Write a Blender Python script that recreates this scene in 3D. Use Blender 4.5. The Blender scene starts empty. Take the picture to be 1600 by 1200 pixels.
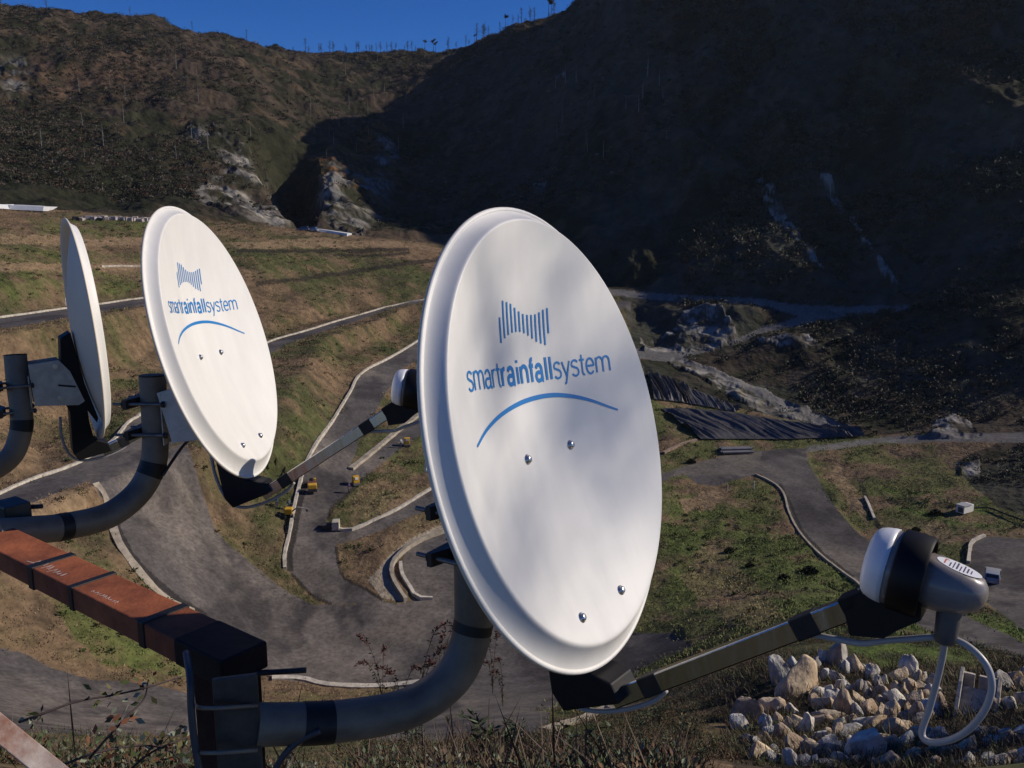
import bpy, bmesh, math, random
import numpy as np
from mathutils import Vector, Matrix
random.seed(7); RNG = np.random.default_rng(11)
SC = bpy.context.scene; COL = SC.collection

# ---------------------------------------------------------------- camera, sky, sun, exposure
F_PX, PITCH = 1400.0, math.radians(11)
cam = bpy.data.cameras.new('camera'); cam.sensor_width = 36; cam.lens = 36*F_PX/1600
cam.clip_start = 0.05; cam.clip_end = 6000
CAM = bpy.data.objects.new('camera', cam); COL.objects.link(CAM)
CAM.location = (0, 0, 0); CAM.rotation_euler = (math.pi/2-PITCH, 0, 0); SC.camera = CAM
SUN_EL, SUN_AZ = math.radians(30), math.radians(81)     # azimuth from +Y towards +X
SUN_DIR = Vector((math.cos(SUN_EL)*math.sin(SUN_AZ), math.cos(SUN_EL)*math.cos(SUN_AZ), math.sin(SUN_EL)))
W = bpy.data.worlds.new('World'); SC.world = W; W.use_nodes = True
nt = W.node_tree; nt.nodes.clear()
sky = nt.nodes.new('ShaderNodeTexSky'); sky.sky_type = 'NISHITA'; sky.sun_disc = False
sky.sun_elevation = SUN_EL; sky.sun_rotation = SUN_AZ
sky.air_density = 0.75; sky.dust_density = 0.0; sky.ozone_density = 5; sky.altitude = 1500
bg = nt.nodes.new('ShaderNodeBackground'); bg.inputs[1].default_value = 0.092
out = nt.nodes.new('ShaderNodeOutputWorld')
hs = nt.nodes.new('ShaderNodeHueSaturation'); hs.inputs['Saturation'].default_value = 1.29; hs.inputs['Hue'].default_value = .515
nt.links.new(sky.outputs[0], hs.inputs['Color']); nt.links.new(hs.outputs[0], bg.inputs[0]); nt.links.new(bg.outputs[0], out.inputs[0])
sl = bpy.data.lights.new('sun', 'SUN'); sl.energy = 4.1; sl.angle = math.radians(0.5); sl.color = (1, .91, .79)
SUN = bpy.data.objects.new('sun', sl); COL.objects.link(SUN)
SUN.rotation_euler = (-SUN_DIR).to_track_quat('-Z', 'Y').to_euler(); SUN.location = SUN_DIR*50
vs = SC.view_settings; vs.view_transform = 'Standard'; vs.look = 'None'; vs.exposure = 0; vs.gamma = 1

HAZE = 0.000042
# ---------------------------------------------------------------- survey helpers: sight line -> place in the valley
CP, SP = math.cos(PITCH), math.sin(PITCH)
def ray(px, py):
    a = (px-800)/F_PX; b = (600-py)/F_PX
    return np.array([a, CP+b*SP, -SP+b*CP])
def at(px, py, depth): return Vector(ray(px, py)*depth)
def az_el(px, py):
    d = ray(px, py); return math.atan2(d[0], d[1]), d[2]/math.hypot(d[0], d[1])
def to_px(x, y, z):
    d = y*CP - z*SP; u = y*SP + z*CP
    d = np.where(d < .05, .05, d)
    return 800+F_PX*x/d, 600-F_PX*u/d

# ---------------------------------------------------------------- object helpers
def tag(o, label=None, cat=None, group=None, kind=None):
    for k, v in (('label', label), ('category', cat), ('group', group), ('kind', kind)):
        if v: o[k] = v
    return o
def empty(name, loc=(0, 0, 0), mat=None):
    o = bpy.data.objects.new(name, None); COL.objects.link(o); o.empty_display_size = .1
    if mat is not None: o.matrix_world = mat
    else: o.location = loc
    return o
def obj(name, me, mat=None, parent=None, smooth=False):
    o = bpy.data.objects.new(name, me); COL.objects.link(o)
    if mat is not None:
        for m in (mat if isinstance(mat, (list, tuple)) else [mat]): me.materials.append(m)
    if parent is not None: o.parent = parent
    if smooth: me.polygons.foreach_set('use_smooth', np.ones(len(me.polygons), bool)); me.update()
    return o
def np_mesh(name, V, Fq=None, Ft=None, col=None):
    V = np.asarray(V, np.float32); me = bpy.data.meshes.new(name)
    nq = 0 if Fq is None else len(Fq); ntr = 0 if Ft is None else len(Ft)
    loops = np.concatenate([np.asarray(a, np.int32).ravel() for a in (Fq, Ft) if a is not None and len(a)])
    starts = np.concatenate([np.arange(nq)*4, nq*4+np.arange(ntr)*3]).astype(np.int32)
    me.vertices.add(len(V)); me.vertices.foreach_set('co', V.ravel())
    me.loops.add(len(loops)); me.loops.foreach_set('vertex_index', loops)
    me.polygons.add(nq+ntr); me.polygons.foreach_set('loop_start', starts)
    me.update(calc_edges=True); me.validate()
    if col is not None:
        a = me.color_attributes.new('Col', 'FLOAT_COLOR', 'POINT')
        c = np.ones((len(V), 4), np.float32); c[:, :3] = col; a.data.foreach_set('color', c.ravel())
    return me
class MB:
    """collects shapes into one mesh"""
    def __init__(s): s.v = []; s.f = []; s.m = []
    def add(s, vs, fs, mi=0):
        b = len(s.v); s.v += [tuple(v) for v in vs]; s.f += [[b+i for i in f] for f in fs]; s.m += [mi]*len(fs); return s
    def box(s, c, size, R=None, mi=0, bev=0.0):
        hx, hy, hz = [k/2 for k in size]; R = R or Matrix.Identity(3); c = Vector(c)
        if bev <= 0:
            vs = [c+R@Vector((x*hx, y*hy, z*hz)) for x in (-1, 1) for y in (-1, 1) for z in (-1, 1)]
            return s.add(vs, [(0, 1, 3, 2), (4, 6, 7, 5), (0, 4, 5, 1), (2, 3, 7, 6), (0, 2, 6, 4), (1, 5, 7, 3)], mi)
        bm = bmesh.new(); bmesh.ops.create_cube(bm, size=1)
        for v in bm.verts: v.co = Vector((v.co.x*size[0], v.co.y*size[1], v.co.z*size[2]))
        bmesh.ops.bevel(bm, geom=bm.edges[:], offset=bev, segments=2, affect='EDGES', profile=.6)
        bm.verts.index_update()
        s.add([c+R@v.co for v in bm.verts], [[v.index for v in f.verts] for f in bm.faces], mi); bm.free(); return s
    def tube(s, pts, r, n=16, mi=0, caps=True):
        pts = [Vector(p) for p in pts]; rs = r if isinstance(r, (list, tuple)) else [r]*len(pts)
        T = []
        for i in range(len(pts)):
            a = pts[max(i-1, 0)]; b = pts[min(i+1, len(pts)-1)]; T.append((b-a).normalized())
        u = T[0].orthogonal().normalized(); rings = []
        for i, p in enumerate(pts):
            u = (u-T[i]*u.dot(T[i])).normalized(); w = T[i].cross(u)
            rings.append([p+(u*math.cos(2*math.pi*k/n)+w*math.sin(2*math.pi*k/n))*rs[i] for k in range(n)])
        return s.rings(rings, mi, caps)
    def rings(s, rings, mi=0, caps=True):
        n = len(rings[0]); vs = [v for R_ in rings for v in R_]; fs = []
        for i in range(len(rings)-1):
            for k in range(n):
                fs.append((i*n+k, i*n+(k+1) % n, (i+1)*n+(k+1) % n, (i+1)*n+k))
        if caps: fs += [tuple(range(n))[::-1], tuple(range((len(rings)-1)*n, len(rings)*n))]
        return s.add(vs, fs, mi)
    def prism(s, poly, ext, mi=0):
        """poly: list of 3D points, ext: vector"""
        n = len(poly); e = Vector(ext); P = [Vector(p) for p in poly]
        return s.add(P+[p+e for p in P], [tuple(range(n))[::-1], tuple(range(n, 2*n))]+[(i, (i+1) % n, n+(i+1) % n, n+i) for i in range(n)], mi)
    def mesh(s, name, recalc=True):
        me = bpy.data.meshes.new(name); me.from_pydata(s.v, [], s.f); me.update()
        me.polygons.foreach_set('material_index', s.m)
        if recalc:
            bm = bmesh.new(); bm.from_mesh(me); bmesh.ops.recalc_face_normals(bm, faces=bm.faces); bm.to_mesh(me); bm.free()
        return me
    def build(s, name, mat, parent=None, smooth=False, bevel=0, angle=None):
        o = obj(name, s.mesh(name), mat, parent, smooth)
        if bevel:
            m = o.modifiers.new('bevel', 'BEVEL'); m.width = bevel; m.segments = 2; m.limit_method = 'ANGLE'
        if angle:
            me = o.data; me.polygons.foreach_set('use_smooth', np.ones(len(me.polygons), bool))
            me.set_sharp_from_angle(angle=math.radians(angle))
        return o
def spline(pts, n=8, rad=None):
    """Catmull-Rom through 3D points"""
    P = [Vector(p) for p in pts]; P = [P[0]*2-P[1]]+P+[P[-1]*2-P[-2]]; o = []
    for i in range(1, len(P)-2):
        for k in range(n):
            t = k/n; a, b, c, d = P[i-1:i+3]
            o.append(.5*((2*b)+(c-a)*t+(2*a-5*b+4*c-d)*t*t+(3*b-a-3*c+d)*t**3))
    return o+[P[-2]]

# ---------------------------------------------------------------- materials
MATS = {}
def mat(name, color, rough=.6, metal=0., noise=0., scale=20., col2=None, bump=0., bscale=None, spec=.5, attr=False, coat=0., vary=None, detail=6., stretch=None):
    if name in MATS: return MATS[name]
    m = bpy.data.materials.new(name); m.use_nodes = True; t = m.node_tree; N = t.nodes; L = t.links
    b = N['Principled BSDF']; b.inputs['Roughness'].default_value = rough; b.inputs['Metallic'].default_value = metal
    b.inputs['Specular IOR Level'].default_value = spec; b.inputs['Coat Weight'].default_value = coat
    tc = N.new('ShaderNodeTexCoord'); src = tc.outputs['Object']
    if stretch:
        mp = N.new('ShaderNodeMapping'); mp.inputs['Scale'].default_value = stretch; L.new(src, mp.inputs[0]); src = mp.outputs[0]
    if attr:
        at_ = N.new('ShaderNodeAttribute'); at_.attribute_name = 'Col'; base = at_.outputs['Color']
    else:
        rgb = N.new('ShaderNodeRGB'); rgb.outputs[0].default_value = (*color, 1); base = rgb.outputs[0]
    if noise or col2:
        nz = N.new('ShaderNodeTexNoise'); nz.inputs['Scale'].default_value = scale; nz.inputs['Detail'].default_value = detail
        nz.inputs['Roughness'].default_value = .65; L.new(src, nz.inputs['Vector'])
        mr = N.new('ShaderNodeMapRange'); mr.inputs[1].default_value = .32; mr.inputs[2].default_value = .68
        L.new(nz.outputs[0], mr.inputs[0])
        mx = N.new('ShaderNodeMix'); mx.data_type = 'RGBA'; L.new(mr.outputs[0], mx.inputs[0])
        if col2:
            L.new(base, mx.inputs[6]); mx.inputs[7].default_value = (*col2, 1)
        else:
            mx.blend_type = 'MULTIPLY'; mx.inputs[0].default_value = 1
            mr.inputs[3].default_value = 1-noise; mr.inputs[4].default_value = 1+noise
            cb = N.new('ShaderNodeCombineColor')
            for k in range(3): L.new(mr.outputs[0], cb.inputs[k])
            L.links if False else None
            t.links.remove(mx.inputs[0].links[0]); mx.inputs[0].default_value = 1
            L.new(base, mx.inputs[6]); L.new(cb.outputs[0], mx.inputs[7])
        base = mx.outputs[2]
        if vary:
            r2 = N.new('ShaderNodeMapRange'); r2.inputs[1].default_value = .3; r2.inputs[2].default_value = .7
            r2.inputs[3].default_value = vary[0]; r2.inputs[4].default_value = vary[1]
            L.new(nz.outputs[0], r2.inputs[0]); L.new(r2.outputs[0], b.inputs['Roughness'])
    L.new(base, b.inputs['Base Color'])
    if bump:
        nb = N.new('ShaderNodeTexNoise'); nb.inputs['Scale'].default_value = bscale or scale; nb.inputs['Detail'].default_value = 5
        L.new(src, nb.inputs['Vector'])
        bp = N.new('ShaderNodeBump'); bp.inputs['Strength'].default_value = 1; bp.inputs['Distance'].default_value = bump
        L.new(nb.outputs[0], bp.inputs['Height']); L.new(bp.outputs[0], b.inputs['Normal'])
    MATS[name] = m; return m
M_GROUND = mat('ground', (1, 1, 1), .95, noise=.35, scale=.9, attr=True, bump=.25, bscale=1.6, spec=.15, detail=9)
M_HILL = mat('hill_soil', (1, 1, 1), .95, noise=.4, scale=.25, attr=True, bump=.8, bscale=.5, spec=.1, detail=9)
M_ROAD = mat('asphalt', (1, 1, 1), .9, noise=.38, scale=1.9, attr=True, bump=.02, bscale=8, spec=.25, detail=9)
M_LEAF = mat('leaf', (1, 1, 1), .7, attr=True, spec=.25)
M_TWIG = mat('twig', (1, 1, 1), .85, attr=True, spec=.2)
M_CONC = mat('concrete', (.50, .45, .37), .9, noise=.35, scale=1.2, bump=.02, bscale=6, spec=.2)
M_CONC2 = mat('concrete_dusty', (.36, .31, .24), .95, noise=.35, scale=.8, bump=.03, bscale=4, spec=.2)
M_ROCK = mat('rock', (1, 1, 1), .9, attr=True, noise=.35, scale=3.5, bump=.05, bscale=7, spec=.2, detail=8)
M_WHITE = mat('dish_paint', (.765, .74, .69), .42, noise=.05, scale=5, spec=.32, vary=(.34, .52), stretch=(3, .7, 3), detail=9)
M_BACK = mat('dish_back_warm_fill', (.80, .69, .53), .5, noise=.05, scale=5)  # warmed tone stands in for bounce light on the shaded backs
M_BLUE = mat('print_blue', (.015, .20, .52), .45)
M_GALV = mat('galvanised_steel', (.20, .165, .125), .6, metal=.2, noise=.35, scale=9, bump=.0006, bscale=90, vary=(.42, .7))
M_ZINC = mat('zinc_plate', (.52, .49, .43), .55, metal=.25, noise=.25, scale=22, vary=(.35, .6))
M_DARKMET = mat('dark_bracket_metal', (.06, .055, .05), .45, metal=.5, noise=.3, scale=30, vary=(.35, .6))
M_BLACK = mat('black_plastic', (.008, .007, .007), .5, noise=.2, scale=40, spec=.25)
M_TAPE = mat('black_tape', (.014, .013, .014), .5, noise=.3, scale=60, bump=.0003, bscale=120, spec=.35)
M_CHROME = mat('chromed_steel', (.42, .405, .39), .2, metal=1., noise=.08, scale=12, vary=(.14, .28), stretch=(1, 1, 8))
M_ROD = mat('dull_zinc_rod', (.22, .20, .18), .5, metal=.7, noise=.3, scale=60)
M_BOLT = mat('bolt_zinc', (.6, .6, .6), .3, metal=1.)
M_RUST = mat('rusted_steel', (.40, .125, .055), .85, scale=11, col2=(.15, .048, .028), bump=.0012, bscale=110, spec=.2, detail=9)
M_POST = mat('dark_rusty_steel', (.035, .017, .013), .85, noise=.5, scale=18, bump=.001, bscale=80, spec=.15)
M_RUSTP = mat('peeling_white_paint', (.55, .47, .40), .75, scale=26, col2=(.22, .07, .03), bump=.002, bscale=50, spec=.25, detail=8)
M_SCRATCH = mat('chalk', (.62, .52, .46), .9)
M_CAP = mat('feed_cap', (.70, .71, .74), .35, noise=.05, scale=30)
M_BEIGE = mat('feed_shell', (.22, .19, .175), .34, noise=.08, scale=120, coat=.25)
M_BOOT = mat('feed_boot', (.10, .092, .088), .45, noise=.1, scale=40)
M_STICK = mat('sticker', (.75, .75, .78), .4)
M_INK = mat('sticker_ink', (.05, .05, .1), .5)
M_INKR = mat('sticker_ink_red', (.5, .12, .08), .5)
M_CABLE = mat('cable_grey', (.40, .37, .35), .4, noise=.06, scale=60)
M_CABLEK = mat('cable_dark', (.05, .048, .055), .5, noise=.15, scale=40)
# ---------------------------------------------------------------- terrain
def hash2(ix, iy, seed):
    h = (ix.astype(np.int64)*374761393 + iy.astype(np.int64)*668265263 + seed*974711) & 0xffffffff
    h = ((h ^ (h >> 13))*1274126177) & 0xffffffff
    return ((h ^ (h >> 16)) & 0xffff)/65535.0
def vnoise(x, y, seed=0):
    ix = np.floor(x); iy = np.floor(y); fx = x-ix; fy = y-iy
    fx = fx*fx*fx*(fx*(fx*6-15)+10); fy = fy*fy*fy*(fy*(fy*6-15)+10)
    a = hash2(ix, iy, seed); b = hash2(ix+1, iy, seed); c = hash2(ix, iy+1, seed); d = hash2(ix+1, iy+1, seed)
    return (a*(1-fx)+b*fx)*(1-fy)+(c*(1-fx)+d*fx)*fy
def fbm(x, y, L, octv=4, seed=0, gain=.5):
    s = 0; a = 1; t = 0
    for k in range(octv):
        ca, sa = math.cos(k*1.1+seed), math.sin(k*1.1+seed)
        s = s+a*vnoise((x*ca-y*sa)/L+17.3*k, (x*sa+y*ca)/L-9.1*k, seed+k); t += a; a *= gain; L /= 2.03
    return s/t
def ridged(x, y, L, octv=4, seed=0):
    s = 0; a = 1; t = 0
    for k in range(octv):
        ca, sa = math.cos(k*1.3+seed), math.sin(k*1.3+seed)
        s = s+a*(1-abs(2*vnoise((x*ca-y*sa)/L, (x*sa+y*ca)/L, seed+k)-1)); t += a; a *= .5; L /= 2.1
    return s/t
def sstep(a, b, x):
    t = np.clip((x-a)/(b-a), 0, 1); return t*t*(3-2*t)

PROFILE = {  # bearing (as photo column): (photo row, ground distance in metres), near to far
 -500: [(1150, 24), (1000, 70), (900, 95), (775, 112), (640, 140), (500, 180), (400, 215), (330, 255), (280, 320), (150, 470), (60, 590)],
 0: [(1200, 22), (1135, 45), (1080, 78), (1010, 90), (900, 100), (775, 118), (640, 150), (500, 192), (430, 214), (400, 224), (342, 262), (322, 300), (250, 360), (120, 480), (24, 600)],
 200: [(1200, 22), (1150, 52), (1110, 78), (1060, 88), (1000, 94), (900, 104), (760, 126), (690, 141), (650, 160), (560, 186), (467, 224), (415, 240), (385, 255), (345, 276), (325, 312), (250, 380), (120, 500), (28, 630)],
 400: [(1200, 22), (1150, 55), (1110, 82), (1060, 93), (980, 104), (880, 117), (780, 130), (700, 144), (600, 172), (540, 203), (480, 230), (400, 258), (354, 300), (322, 350), (200, 430), (76, 640)],
 600: [(1200, 20), (1150, 46), (1110, 80), (1075, 90), (1000, 100), (940, 107), (880, 115), (820, 124), (760, 136), (700, 150), (600, 184), (560, 207), (490, 246), (400, 284), (366, 322), (340, 390), (200, 520), (84, 700)],
 800: [(1200, 18), (1160, 34), (1110, 70), (1040, 93), (900, 112), (800, 129), (760, 139), (700, 156), (640, 178), (560, 215), (480, 252), (400, 300), (340, 360), (180, 460), (44, 580)],
 1000: [(1200, 20), (1150, 36), (1100, 60), (1060, 80), (1000, 98), (900, 118), (800, 139), (740, 156), (690, 174), (640, 186), (600, 205), (540, 236), (455, 270), (350, 310), (200, 370), (50, 430), (-70, 500)],
 1200: [(1200, 30), (1120, 40), (1050, 47), (1000, 68), (960, 90), (900, 115), (800, 143), (720, 167), (690, 182), (660, 189), (620, 208), (550, 232), (485, 255), (400, 280), (300, 315), (100, 390), (-140, 500)],
 1400: [(1200, 32), (1120, 40), (1040, 49), (1000, 72), (960, 98), (880, 125), (800, 145), (740, 164), (695, 182), (650, 195), (550, 228), (485, 250), (400, 270), (300, 300), (100, 360), (-200, 480)],
 1600: [(1200, 32), (1120, 40), (1050, 50), (1010, 84), (940, 107), (860, 130), (800, 149), (740, 164), (700, 178), (600, 205), (450, 245), (300, 285), (100, 345), (-250, 480)],
 2100: [(1200, 30), (1100, 45), (1020, 80), (900, 120), (800, 150), (720, 180), (600, 230), (450, 285), (300, 335), (0, 390), (-480, 500)],
}
KU = 2.0
cu, cv, ce = [], [], []
for px, L in PROFILE.items():
    e0 = None
    for py, r in L:
        t, e = az_el(px, py); cu.append(t*KU); cv.append(math.log(r)); ce.append(e); e0 = e if e0 is None else e0
    t, e = az_el(px, L[-1][0]); z = e*L[-1][1]
    for k, dz in ((1.15, -6), (1.5, -60), (2.2, -150)):
        r = L[-1][1]*k; cu.append(t*KU); cv.append(math.log(r)); ce.append((z+dz)/r)
    for r, de in ((10, -.035), (5, -.11), (2.6, -.30), (1.5, -.62), (1.1, -.95)):
        cu.append(t*KU); cv.append(math.log(r)); ce.append(e0+de)
cu, cv, ce = map(np.array, (cu, cv, ce))
def tps_k(d2): return d2*np.log(d2+1e-12)
n_ = len(cu)
A_ = np.zeros((n_+3, n_+3)); d2 = (cu[:, None]-cu)**2+(cv[:, None]-cv)**2
A_[:n_, :n_] = tps_k(d2)+np.eye(n_)*2e-3; A_[:n_, n_:] = np.stack([np.ones(n_), cu, cv], 1); A_[n_:, :n_] = A_[:n_, n_:].T
SOL = np.linalg.solve(A_, np.concatenate([ce, [0, 0, 0]]))
def elev(u, v):
    u = np.asarray(u, float); v = np.asarray(v, float); o = SOL[n_]+SOL[n_+1]*u+SOL[n_+2]*v
    for k in range(n_): o = o+SOL[k]*tps_k((u-cu[k])**2+(v-cv[k])**2)
    return o
D2R = math.pi/180
theta = np.concatenate([np.arange(-180, -60, 6), np.arange(-60, -34, .4), np.arange(-34, 34, .065), np.arange(34, 60, .4), np.arange(60, 180.1, 6)])*D2R
rr = np.concatenate([np.geomspace(1.05, 14, 50, False), np.geomspace(14, 60, 150, False), np.geomspace(60, 330, 560, False), np.geomspace(330, 760, 230, False), np.geomspace(760, 1500, 25)])
thc = np.clip(theta, -46*D2R, 44*D2R)
lv = np.log(rr)
cu_g = np.linspace(-46*D2R*KU, 44*D2R*KU, 260); cv_g = np.linspace(lv[0], lv[-1], 320)
EG = np.stack([elev(np.full_like(cv_g, a), cv_g) for a in cu_g])       # coarse grid
def elev_fast(th, lr):
    fu = np.clip((np.clip(th, -46*D2R, 44*D2R)*KU-cu_g[0])/(cu_g[1]-cu_g[0]), 0, len(cu_g)-1.001)
    fv = np.clip((lr-cv_g[0])/(cv_g[1]-cv_g[0]), 0, len(cv_g)-1.001)
    i = fu.astype(int); j = fv.astype(int); a = fu-i; b = fv-j
    return (EG[i, j]*(1-a)+EG[i+1, j]*a)*(1-b)+(EG[i, j+1]*(1-a)+EG[i+1, j+1]*a)*b
def base_z(x, y):
    r = np.hypot(x, y); return elev_fast(np.arctan2(x, y), np.log(r))*r
def hit(px, py, r0=14., r1=1300.):
    """first place where the sight line meets the ground"""
    t, e = az_el(px, py); r = np.geomspace(r0, r1, 1400); g = elev_fast(np.full_like(r, t), np.log(r))
    k = np.argmax(g >= e) if (g >= e).any() else len(r)-1
    if k > 0:
        f = (e-g[k-1])/max(g[k]-g[k-1], 1e-9); rk = r[k-1]+(r[k]-r[k-1])*min(max(f, 0), 1)
    else: rk = r[0]
    return np.array([rk*math.sin(t), rk*math.cos(t), rk*e])
def resample(poly, n):
    P = np.asarray(poly, float); s = np.concatenate([[0], np.cumsum(np.hypot(*np.diff(P, axis=0).T))])
    q = np.linspace(0, s[-1], n); return np.stack([np.interp(q, s, P[:, 0]), np.interp(q, s, P[:, 1])], 1)
# benches cut into the slopes for the roads: (uphill edge, downhill edge) as seen in the photo
BENCH = [
 ([(-90, 514), (0, 497), (50, 490), (100, 483), (170, 474), (230, 466)], [(-90, 532), (0, 513), (60, 505), (110, 496), (170, 486), (230, 475)]),
 ([(800, 440), (665, 468), (616, 478), (556, 494), (476, 518), (420, 535), (320, 590), (218, 650), (195, 667), (160, 700), (120, 725), (50, 750), (0, 772), (-80, 806)],
  [(800, 444), (665, 471), (614, 481), (556, 502), (499, 520), (450, 537), (424, 552), (350, 612), (290, 680), (245, 715), (140, 750), (60, 782), (0, 806), (-80, 835)]),
]
bench_xyz = []
for up, dn in BENCH:
    u_ = resample(up, 70); d_ = resample(dn, 70); P = []
    for a, b in zip(u_, d_):
        A = hit(*a); t, e = az_el(*b); r = A[2]/e; B = np.array([r*math.sin(t), r*math.cos(t), A[2]]); P.append((A, B))
    bench_xyz.append(P)
TH, RR = np.meshgrid(theta, rr, indexing='ij')
X = RR*np.sin(TH); Y = RR*np.cos(TH); Z = elev_fast(TH, np.log(RR))*RR
side = np.where(TH > 0, sstep(58*D2R, 76*D2R, TH), sstep(46*D2R, 75*D2R, -TH))                # beside and behind the photographer: a plain hillside
Z = Z*(1-side)+side*(np.where(TH > 0, -1.7-RR*.10, -1.7-RR*.05))
near = sstep(1.9, 1.15, RR); Z = Z*(1-near)+near*(-1.72)
Z += side*(fbm(X, Y, 40, 4, 3)-.5)*np.minimum(RR*.05, 8)
fine = (np.abs(TH) < 40*D2R)
for P in bench_xyz:
    C_ = np.array([(a+b)/2 for a, b in P]); hw = np.array([np.linalg.norm(a-b)/2 for a, b in P])
    lo = C_[:, :2].min(0)-30; hi = C_[:, :2].max(0)+30
    ii = np.nonzero(fine & (X > lo[0]) & (X < hi[0]) & (Y > lo[1]) & (Y < hi[1]))
    x = X[ii]; y = Y[ii]; best = np.full(len(x), 1e9); zz = np.zeros(len(x)); ww = np.zeros(len(x))
    for k in range(len(C_)-1):
        d = C_[k+1, :2]-C_[k, :2]; q = np.clip(((x-C_[k, 0])*d[0]+(y-C_[k, 1])*d[1])/(d@d+1e-9), 0, 1)
        dd = np.hypot(x-C_[k, 0]-q*d[0], y-C_[k, 1]-q*d[1]); m = dd < best
        best[m] = dd[m]; zz[m] = (C_[k, 2]+q*(C_[k+1, 2]-C_[k, 2]))[m]; ww[m] = (hw[k]+q*(hw[k+1]-hw[k]))[m]
    w = 1-sstep(ww*1.05, ww*1.05+np.maximum(2.5, ww*.7), best)
    Z[ii] = Z[ii]*(1-w)+zz*w

# ---- where things lie, traced as outlines in the photo
PX, PY = to_px(X, Y, Z); vis = fine & (RR > 13)
def region(poly, jit=0, soft=0):
    """1 inside the outline; the edge wanders by jit"""
    P = np.asarray(poly, float); lo = P.min(0)-jit-2; hi = P.max(0)+jit+2
    o = np.zeros(X.shape, np.float32)
    ii = np.nonzero(vis & (PX > lo[0]) & (PX < hi[0]) & (PY > lo[1]) & (PY < hi[1]))
    if len(ii[0]) == 0: return o
    x = PX[ii].copy(); y = PY[ii].copy()
    if jit:
        s = RR[ii]/150*.7
        x += (fbm(X[ii], Y[ii], 3.2, 3, 5)-.5)*2*jit/np.maximum(s, .4); y += (fbm(X[ii], Y[ii], 3.2, 3, 25)-.5)*1.2*jit/np.maximum(s, .4)
    c = np.zeros(len(x), bool)
    for (x0, y0), (x1, y1) in zip(P, np.roll(P, -1, 0)):
        if y0 == y1: continue
        c ^= ((y0 > y) != (y1 > y)) & (x < (x1-x0)*(y-y0)/(y1-y0)+x0)
    o[ii] = c; return o
def blur(a, n):
    for ax in (0, 1):
        c = np.cumsum(np.pad(a.astype(np.float64), [(n+1, n) if k == ax else (0, 0) for k in (0, 1)], mode='edge'), axis=ax)
        a = (np.take(c, np.arange(2*n+1, c.shape[ax]), ax)-np.take(c, np.arange(0, c.shape[ax]-2*n-1), ax))/(2*n+1)
    return a
ROADS = {
 'A': [(-90, 514), (0, 497), (50, 490), (100, 483), (170, 474), (230, 466), (250, 462), (250, 474), (170, 486), (110, 496), (60, 505), (0, 513), (-90, 532)],
 'B': [(800, 440), (665, 468), (616, 478), (556, 494), (476, 518), (420, 535), (320, 590), (218, 650), (195, 667), (160, 700), (120, 725), (50, 750), (0, 772), (-80, 806), (-80, 835), (0, 806), (60, 782), (140, 750), (245, 715), (290, 680), (350, 612), (424, 552), (450, 537), (499, 520), (556, 502), (614, 481), (665, 471), (800, 444)],
 'C': [(720, 505), (660, 529), (587, 571), (560, 589), (547, 614), (513, 668), (490, 701), (471, 747), (459, 797), (453, 832), (445, 867), (445, 889), (457, 898), (491, 933), (520, 944), (602, 942), (567, 918), (535, 904), (530, 892), (526, 851), (567, 839), (602, 825), (642, 807), (695, 787), (760, 760), (760, 735), (680, 761), (622, 796), (549, 828), (512, 822), (510, 807), (517, 793), (537, 778), (567, 746), (590, 729), (613, 711), (628, 700), (660, 679), (740, 630), (720, 615), (642, 656), (546, 732), (565, 680), (600, 618), (632, 574), (660, 558), (720, 535)],
 'F': [(625, 880), (634, 862), (655, 848), (700, 830), (770, 808), (820, 960), (760, 960), (602, 944), (640, 940), (651, 936), (642, 921), (628, 898)],
 'G': [(245, 712), (290, 690), (300, 716), (315, 770), (333, 818), (354, 848), (390, 878), (450, 926), (491, 946), (602, 942), (760, 948), (900, 985), (1050, 990), (1080, 1010), (1010, 1040), (960, 1085), (860, 1110), (700, 1110), (604, 1073), (516, 1070), (425, 1060), (300, 953), (255, 932), (228, 908), (192, 860), (177, 827), (168, 791), (150, 761), (140, 750)],
 'Lower': [(-60, 1000), (0, 1012), (40, 1022), (82, 1044), (140, 1062), (230, 1068), (300, 1085), (360, 1100), (420, 1106), (560, 1112), (700, 1104), (860, 1112), (855, 1148), (780, 1150), (640, 1162), (480, 1150), (330, 1150), (150, 1150), (0, 1140), (-60, 1130)],
 'H': [(960, 760), (1037, 739), (1090, 722), (1130, 712), (1180, 704), (1262, 700), (1262, 721), (1285, 762), (1311, 800), (1337, 830), (1400, 880), (1470, 935), (1520, 968), (1600, 1004), (1680, 1030), (1680, 1060), (1600, 1032), (1480, 1000), (1400, 960), (1349, 920), (1330, 905), (1277, 864), (1247, 830), (1232, 800), (1225, 774), (1210, 757), (1180, 742), (1140, 752), (1120, 760), (1090, 756), (1070, 742), (1041, 747), (960, 775)],
 'C2': [(700, 514), (800, 492), (900, 478), (985, 470), (985, 480), (900, 492), (800, 512), (700, 545)], 'D2': [(720, 612), (800, 585), (900, 572), (1000, 556), (1000, 572), (900, 592), (800, 612), (720, 642)],
 'E2': [(740, 735), (800, 722), (880, 724), (960, 742), (1045, 738), (1045, 750), (960, 772), (880, 752), (800, 754), (740, 770)],
 'Car': [(1538, 838), (1519, 848), (1513, 880), (1520, 905), (1540, 940), (1600, 984), (1700, 1030), (1700, 830), (1600, 842)],
}
road = np.zeros(X.shape, np.float32)
for k, P in ROADS.items(): road = np.maximum(road, region(P, 1.2))
apron = region([(587, 893), (575, 905), (596, 934), (634, 941), (613, 907), (613, 882), (637, 858), (666, 841), (698, 829), (760, 800), (757, 792), (698, 815), (640, 842), (605, 870)], .6)
track = np.zeros(X.shape, np.float32)
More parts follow.
